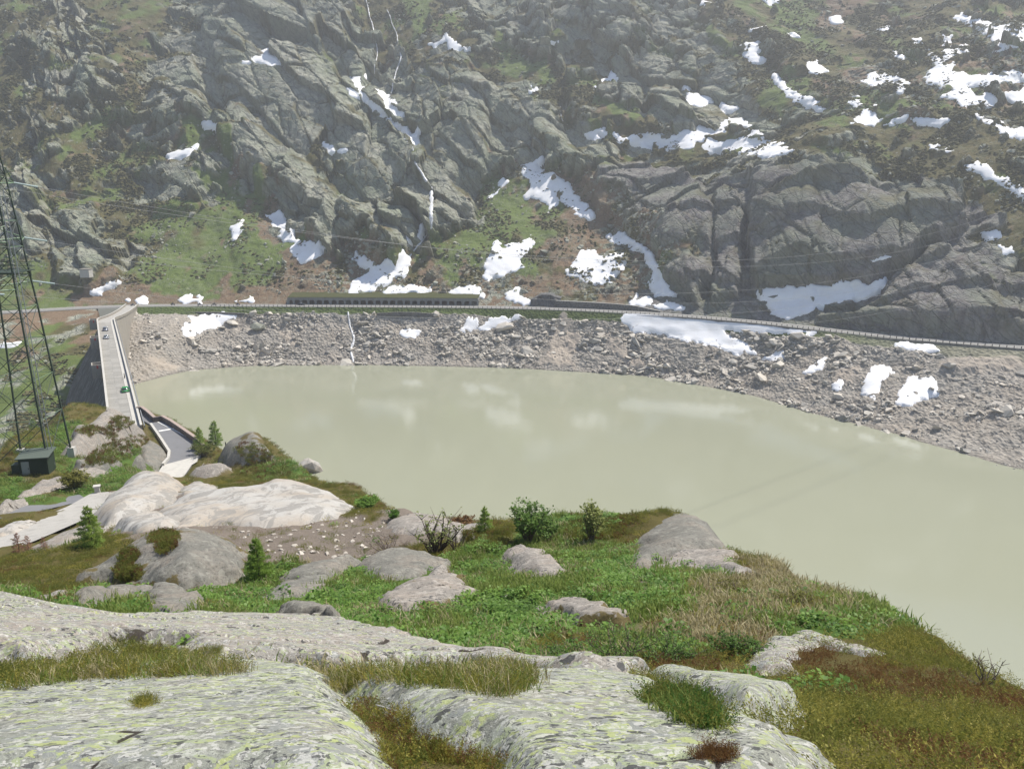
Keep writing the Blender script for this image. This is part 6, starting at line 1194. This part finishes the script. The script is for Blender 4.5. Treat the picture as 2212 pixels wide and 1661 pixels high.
# moss mats on the domes
for poly, n, s_, lab in [([(322, 1158), (345, 1146), (375, 1148), (388, 1165), (375, 1185), (355, 1200), (340, 1190), (345, 1172), (325, 1172)], 230, .95, "moss mat on top of the grey dome"), ([(262, 1192), (285, 1182), (300, 1200), (290, 1218), (308, 1238), (306, 1254), (262, 1256), (246, 1240), (258, 1218)], 260, .95, "moss mat on the left flank of the grey dome"),
 ([(165, 932), (200, 920), (225, 925), (250, 900), (285, 905), (290, 915), (260, 930), (245, 955), (230, 945), (222, 932), (190, 945)], 220, 2.6, "heath mat on the knoll by the dam"), ([(215, 965), (290, 940), (325, 945), (300, 975), (262, 1000), (180, 1010), (190, 985)], 320, 2.4, "green mat below the knoll by the dam"), ([(1200, 1150), (1250, 1112), (1400, 1110), (1385, 1140), (1330, 1165), (1240, 1175)], 420, 1.0, "green heath mat beside the whaleback"),
 ([(500, 968), (530, 955), (580, 968), (610, 1000), (640, 1030), (560, 1035), (500, 1025), (540, 1000)], 300, 2.0, "green heath mat on the right-hand knoll"), ([(1000, 1150), (1040, 1140), (1100, 1150), (1090, 1180), (1030, 1185), (1005, 1170)], 220, 1.0, "heath mat left of the leafy willow")]:
    clump(poly, n, [sprigs(L_HE, 16, .2, .18, 72), sprigs(L_HE, 16, .22, .18, 74), sprigs(L_HR, 14, .18, .16, 73)], s_, "moss_mat", lab)
for q in range(46):                                      # herbs and tufts that creep over rock edges
    pass

def larch(base, h, lab, seed, leafm=None, dead=False, dens=1.0):
    r = random.Random(seed); z0 = nz1(*base) - .1; root = empty("larch_tree", (base[0], base[1], z0)); tag(root, lab, "tree"); leafm = leafm or L_LA
    MB().tube([(0, 0, 0), (.02 * h, 0, h * .4), (0, .01 * h, h * .75), (.005 * h, 0, h)], [h * .022, h * .016, h * .009, h * .002], 7).build("trunk", M_BARK, root, True); it = []; br = MB(); nb = int(46 * dens)
    for k in range(nb):
        t = .06 + .93 * (k + r.random()) / nb; z = h * t; L = h * (.34 * (1 - t) ** .8 + .03) * r.uniform(.7, 1.2); a = k * 2.4 + r.gauss(0, .3); d = Vector((math.cos(a), math.sin(a), 0)); up = -.12 + .45 * t
        tip = Vector((0, 0, z)) + d * L + Vector((0, 0, L * up)); br.tube([(0, 0, z), Vector((0, 0, z - L * .06)) + d * L * .5, tip], [h * .005, h * .003, h * .0012], 3, False)
        m = int((130 if not dead else 45) * L / (h * .2)) + 30
        for _ in range(m):
            f = r.uniform(.15, 1.0) ** .8; p = Vector((0, 0, z)) + d * L * f + Vector((0, 0, L * up * f * f)); sd_ = Vector((-d.y, d.x, 0)) * r.gauss(0, .22) * L * (1.1 - f * .7); p = p + sd_ + Vector((0, 0, r.gauss(-.02, .035) * h * .5)); it.append((p, (r.gauss(0, .6) + d.x * .5, r.gauss(0, .6) + d.y * .5, r.uniform(-.3, .7)), h * .012, h * .042, (r.gauss(0, 1), r.gauss(0, 1), r.gauss(0, 1))))
    br.build("branches", M_BARK, root); link("crown", leaves_mesh("crown", leafm, it), root); return root
def ht(pxh, base): return pxh * (base[1] * CT + 20 * ST) / FD
for (bx_, by_, hp__, lab, sd_, dd_) in [(200, 1182, 97, "young green larch beside the access road", 1, 1.2), (560, 1258, 104, "small bright green larch right of the big grey dome", 2, 1.2), (433, 974, 56, "left of two larches beside the parking place", 3, 1.0), (466, 962, 58, "right of two larches beside the parking place", 4, 1.0), (1047, 1150, 62, "little larch by the lake edge left of the leafy willow", 5, 1.0)]:
    b_ = sight((bx_, by_)); larch(b_, ht(hp__, b_), lab, sd_, None, False, dd_)
for bx_, by_, hp__, lab, sd_ in [(42, 1196, 52, "dead reddish larch sapling at the left edge", 6), (62, 1192, 42, "smaller dead reddish larch beside the first", 7), (96, 1190, 36, "low dead reddish larch right of the other two", 17)]:
    b_ = sight((bx_, by_)); larch(b_, ht(hp__, b_), lab, sd_, L_RED, True, .8)
vb = hit(76, 942, vz, 120, 330); lt = larch((vb[0], vb[1]), 7, "dark larch standing in the valley behind the pylon", 8); lt.location.z = vz(vb[0:1], vb[1:2])[0]
def shrub(base, h, w, lab, seed, leafm, nst=14, leaf=.05, per=40, name="willow_bush", twig=None, cat="bush", thick=1.0):
    r = random.Random(seed); root = empty(name, (base[0], base[1], nz1(*base) - .05)); tag(root, lab, cat); st = MB(); it = []
    for k in range(nst):
        a = r.uniform(0, 6.28); rr = w * .5 * math.sqrt(r.random()); hh = h * r.uniform(.6, 1.0) * (1 - .25 * (rr / (w * .5)) ** 2); tip = Vector((rr * math.cos(a), rr * math.sin(a), hh)); mid = tip * .5 + Vector((r.gauss(0, .05) * w, r.gauss(0, .05) * w, hh * .06))
        st.tube([(r.gauss(0, .04) * w, r.gauss(0, .04) * w, 0), mid, tip], [.014 * h * thick + .004, .009 * h * thick + .003, .003 * thick], 4, False); subs = [(mid, tip)]
        for q in range(4):
            f = r.uniform(.25, .9); p = mid.lerp(tip, f) if f > .5 else Vector((0, 0, 0)).lerp(mid, f * 2); e = p + Vector((r.gauss(0, .13) * w, r.gauss(0, .13) * w, h * r.uniform(.08, .25))); st.tube([p, e], [.005 * h * thick + .002, .002 * thick], 3, False); subs.append((p, e))
        for p, e in subs:
            for _ in range(max(1, per // 5)):
                f = r.random(); c = p.lerp(e, f) + Vector((r.gauss(0, .025), r.gauss(0, .025), r.gauss(0, .025))) * h; it.append((c, (r.gauss(0, 1), r.gauss(0, 1), r.uniform(-.2, 1)), leaf * r.uniform(.4, .7), leaf * r.uniform(.8, 1.4), (r.gauss(0, 1), r.gauss(0, 1), 1)))
    st.build("stems", twig or M_TWIG, root); link("foliage", leaves_mesh("foliage", leafm, it), root); return root
for bx_, by_, wp, hp__, lab, lm, ns, lf, per, tw_, nm in [
 (1140, 1172, 92, 96, "large leafy green willow standing against the lake", L_WI, 22, .16, 70, None, "willow_bush"), (1180, 1165, 70, 50, "lower leafy bush right of the large willow", L_WI, 14, .14, 60, None, "willow_bush"), (1278, 1172, 56, 92, "slender upright green willow against the lake", L_BUD, 16, .17, 60, None, "willow_bush"),
 (940, 1198, 130, 106, "nearly bare willow tree with pale buds above brown earth", L_BUD, 16, .13, 26, M_BARK, "willow_bush"), (985, 1192, 60, 60, "thin bare shrub right of the bare willow", L_BUD, 8, .06, 5, None, "willow_bush"), (838, 1205, 110, 60, "low brown leafless shrub on the earth slope", L_HR, 26, .05, 8, None, "twiggy_shrub"), (1000, 1140, 52, 26, "rounded dark red-green shrub at the lake edge", L_HR, 20, .12, 60, None, "dwarf_shrub"),
 (1340, 1440, 150, 60, "twiggy dark shrub in front of the long pale rock", L_BR, 26, .035, 40, M_BARK, "bilberry_shrub"), (1230, 1430, 120, 40, "leafy low shrub left of the twiggy dark one", L_BR, 26, .03, 50, M_BARK, "bilberry_shrub"), (1440, 1430, 110, 44, "leafy low shrub right of the twiggy dark one", L_BR, 26, .03, 50, M_BARK, "bilberry_shrub"), (1580, 1420, 120, 46, "dark-leaved bush in front of the lichen rock", L_BR, 30, .035, 60, M_BARK, "bilberry_shrub"),
 (1585, 1290, 90, 34, "low grey-green bush in the dry grass on the right", L_HE, 30, .04, 40, None, "dwarf_shrub"), (1710, 1310, 80, 34, "low brownish bush right of the grey-green one", L_HE, 26, .04, 30, None, "dwarf_shrub"), (2128, 1480, 90, 56, "small bare shrub alone against the lake at right", L_BUD, 9, .02, 4, None, "twiggy_shrub"), (165, 1058, 62, 44, "dense dark juniper bush in front of the pylon", L_HE, 46, .22, 110, None, "juniper_bush"), (795, 1100, 54, 30, "green bush on the lake edge below the whitened slab", L_HB, 26, .2, 60, None, "dwarf_shrub"), (850, 1122, 34, 22, "little green bush at the corner of the lake edge", L_HB, 16, .14, 50, None, "dwarf_shrub"), (440, 985, 60, 30, "low shrub at the feet of the two larches", L_HE, 26, .3, 60, None, "dwarf_shrub")]:
    b_ = sight((bx_, by_)); k_ = (b_[1] * CT + 16 * ST) / FD; shrub(b_, hp__ * k_, wp * k_, lab, int(bx_), lm, ns, lf, per, nm, tw_, thick=1.9 if 'bare' in lab and 'alone' not in lab else 1.0)
# bleached dead twig in the joint of the near slabs
b_ = sight((868, 1585)); dt = empty("dead_twig", (b_[0], b_[1], nz1(*b_) + .05)); tag(dt, "bleached dead twig lying in the joint between the near slabs", "twig")
for e in [[(-.10, .05, .035), (0, 0, .04), (.06, -.10, .02)], [(.0, .0, .04), (.09, -.02, .03), (.16, -.10, .02)], [(.03, .06, .04), (.1, .02, .035), (.17, .0, .03)]]: MB().tube(e, [.0025, .004, .002], 5).build("twig_branch", M_DEAD, dt)

# ================================================================== HAZE
_h = bpy.data.materials.new("haze_air"); _h.use_nodes = True; _h.node_tree.nodes.clear(); _ho = _h.node_tree.nodes.new("ShaderNodeOutputMaterial"); _hv = _h.node_tree.nodes.new("ShaderNodeVolumePrincipled")
_hv.inputs["Color"].default_value = (0.93, 0.955, 1.0, 1); _hv.inputs["Density"].default_value = 0.00036; _hv.inputs["Anisotropy"].default_value = 0.35; _h.node_tree.links.new(_hv.outputs[0], _ho.inputs["Volume"])
zt = float(HP[..., 2].max()) + 12
hz_ = MB().box((0, 400, (zt - 50) / 2), (2000, 1300, zt + 50)).build("haze", _h); tag(hz_, "thin summer haze", kind="stuff")
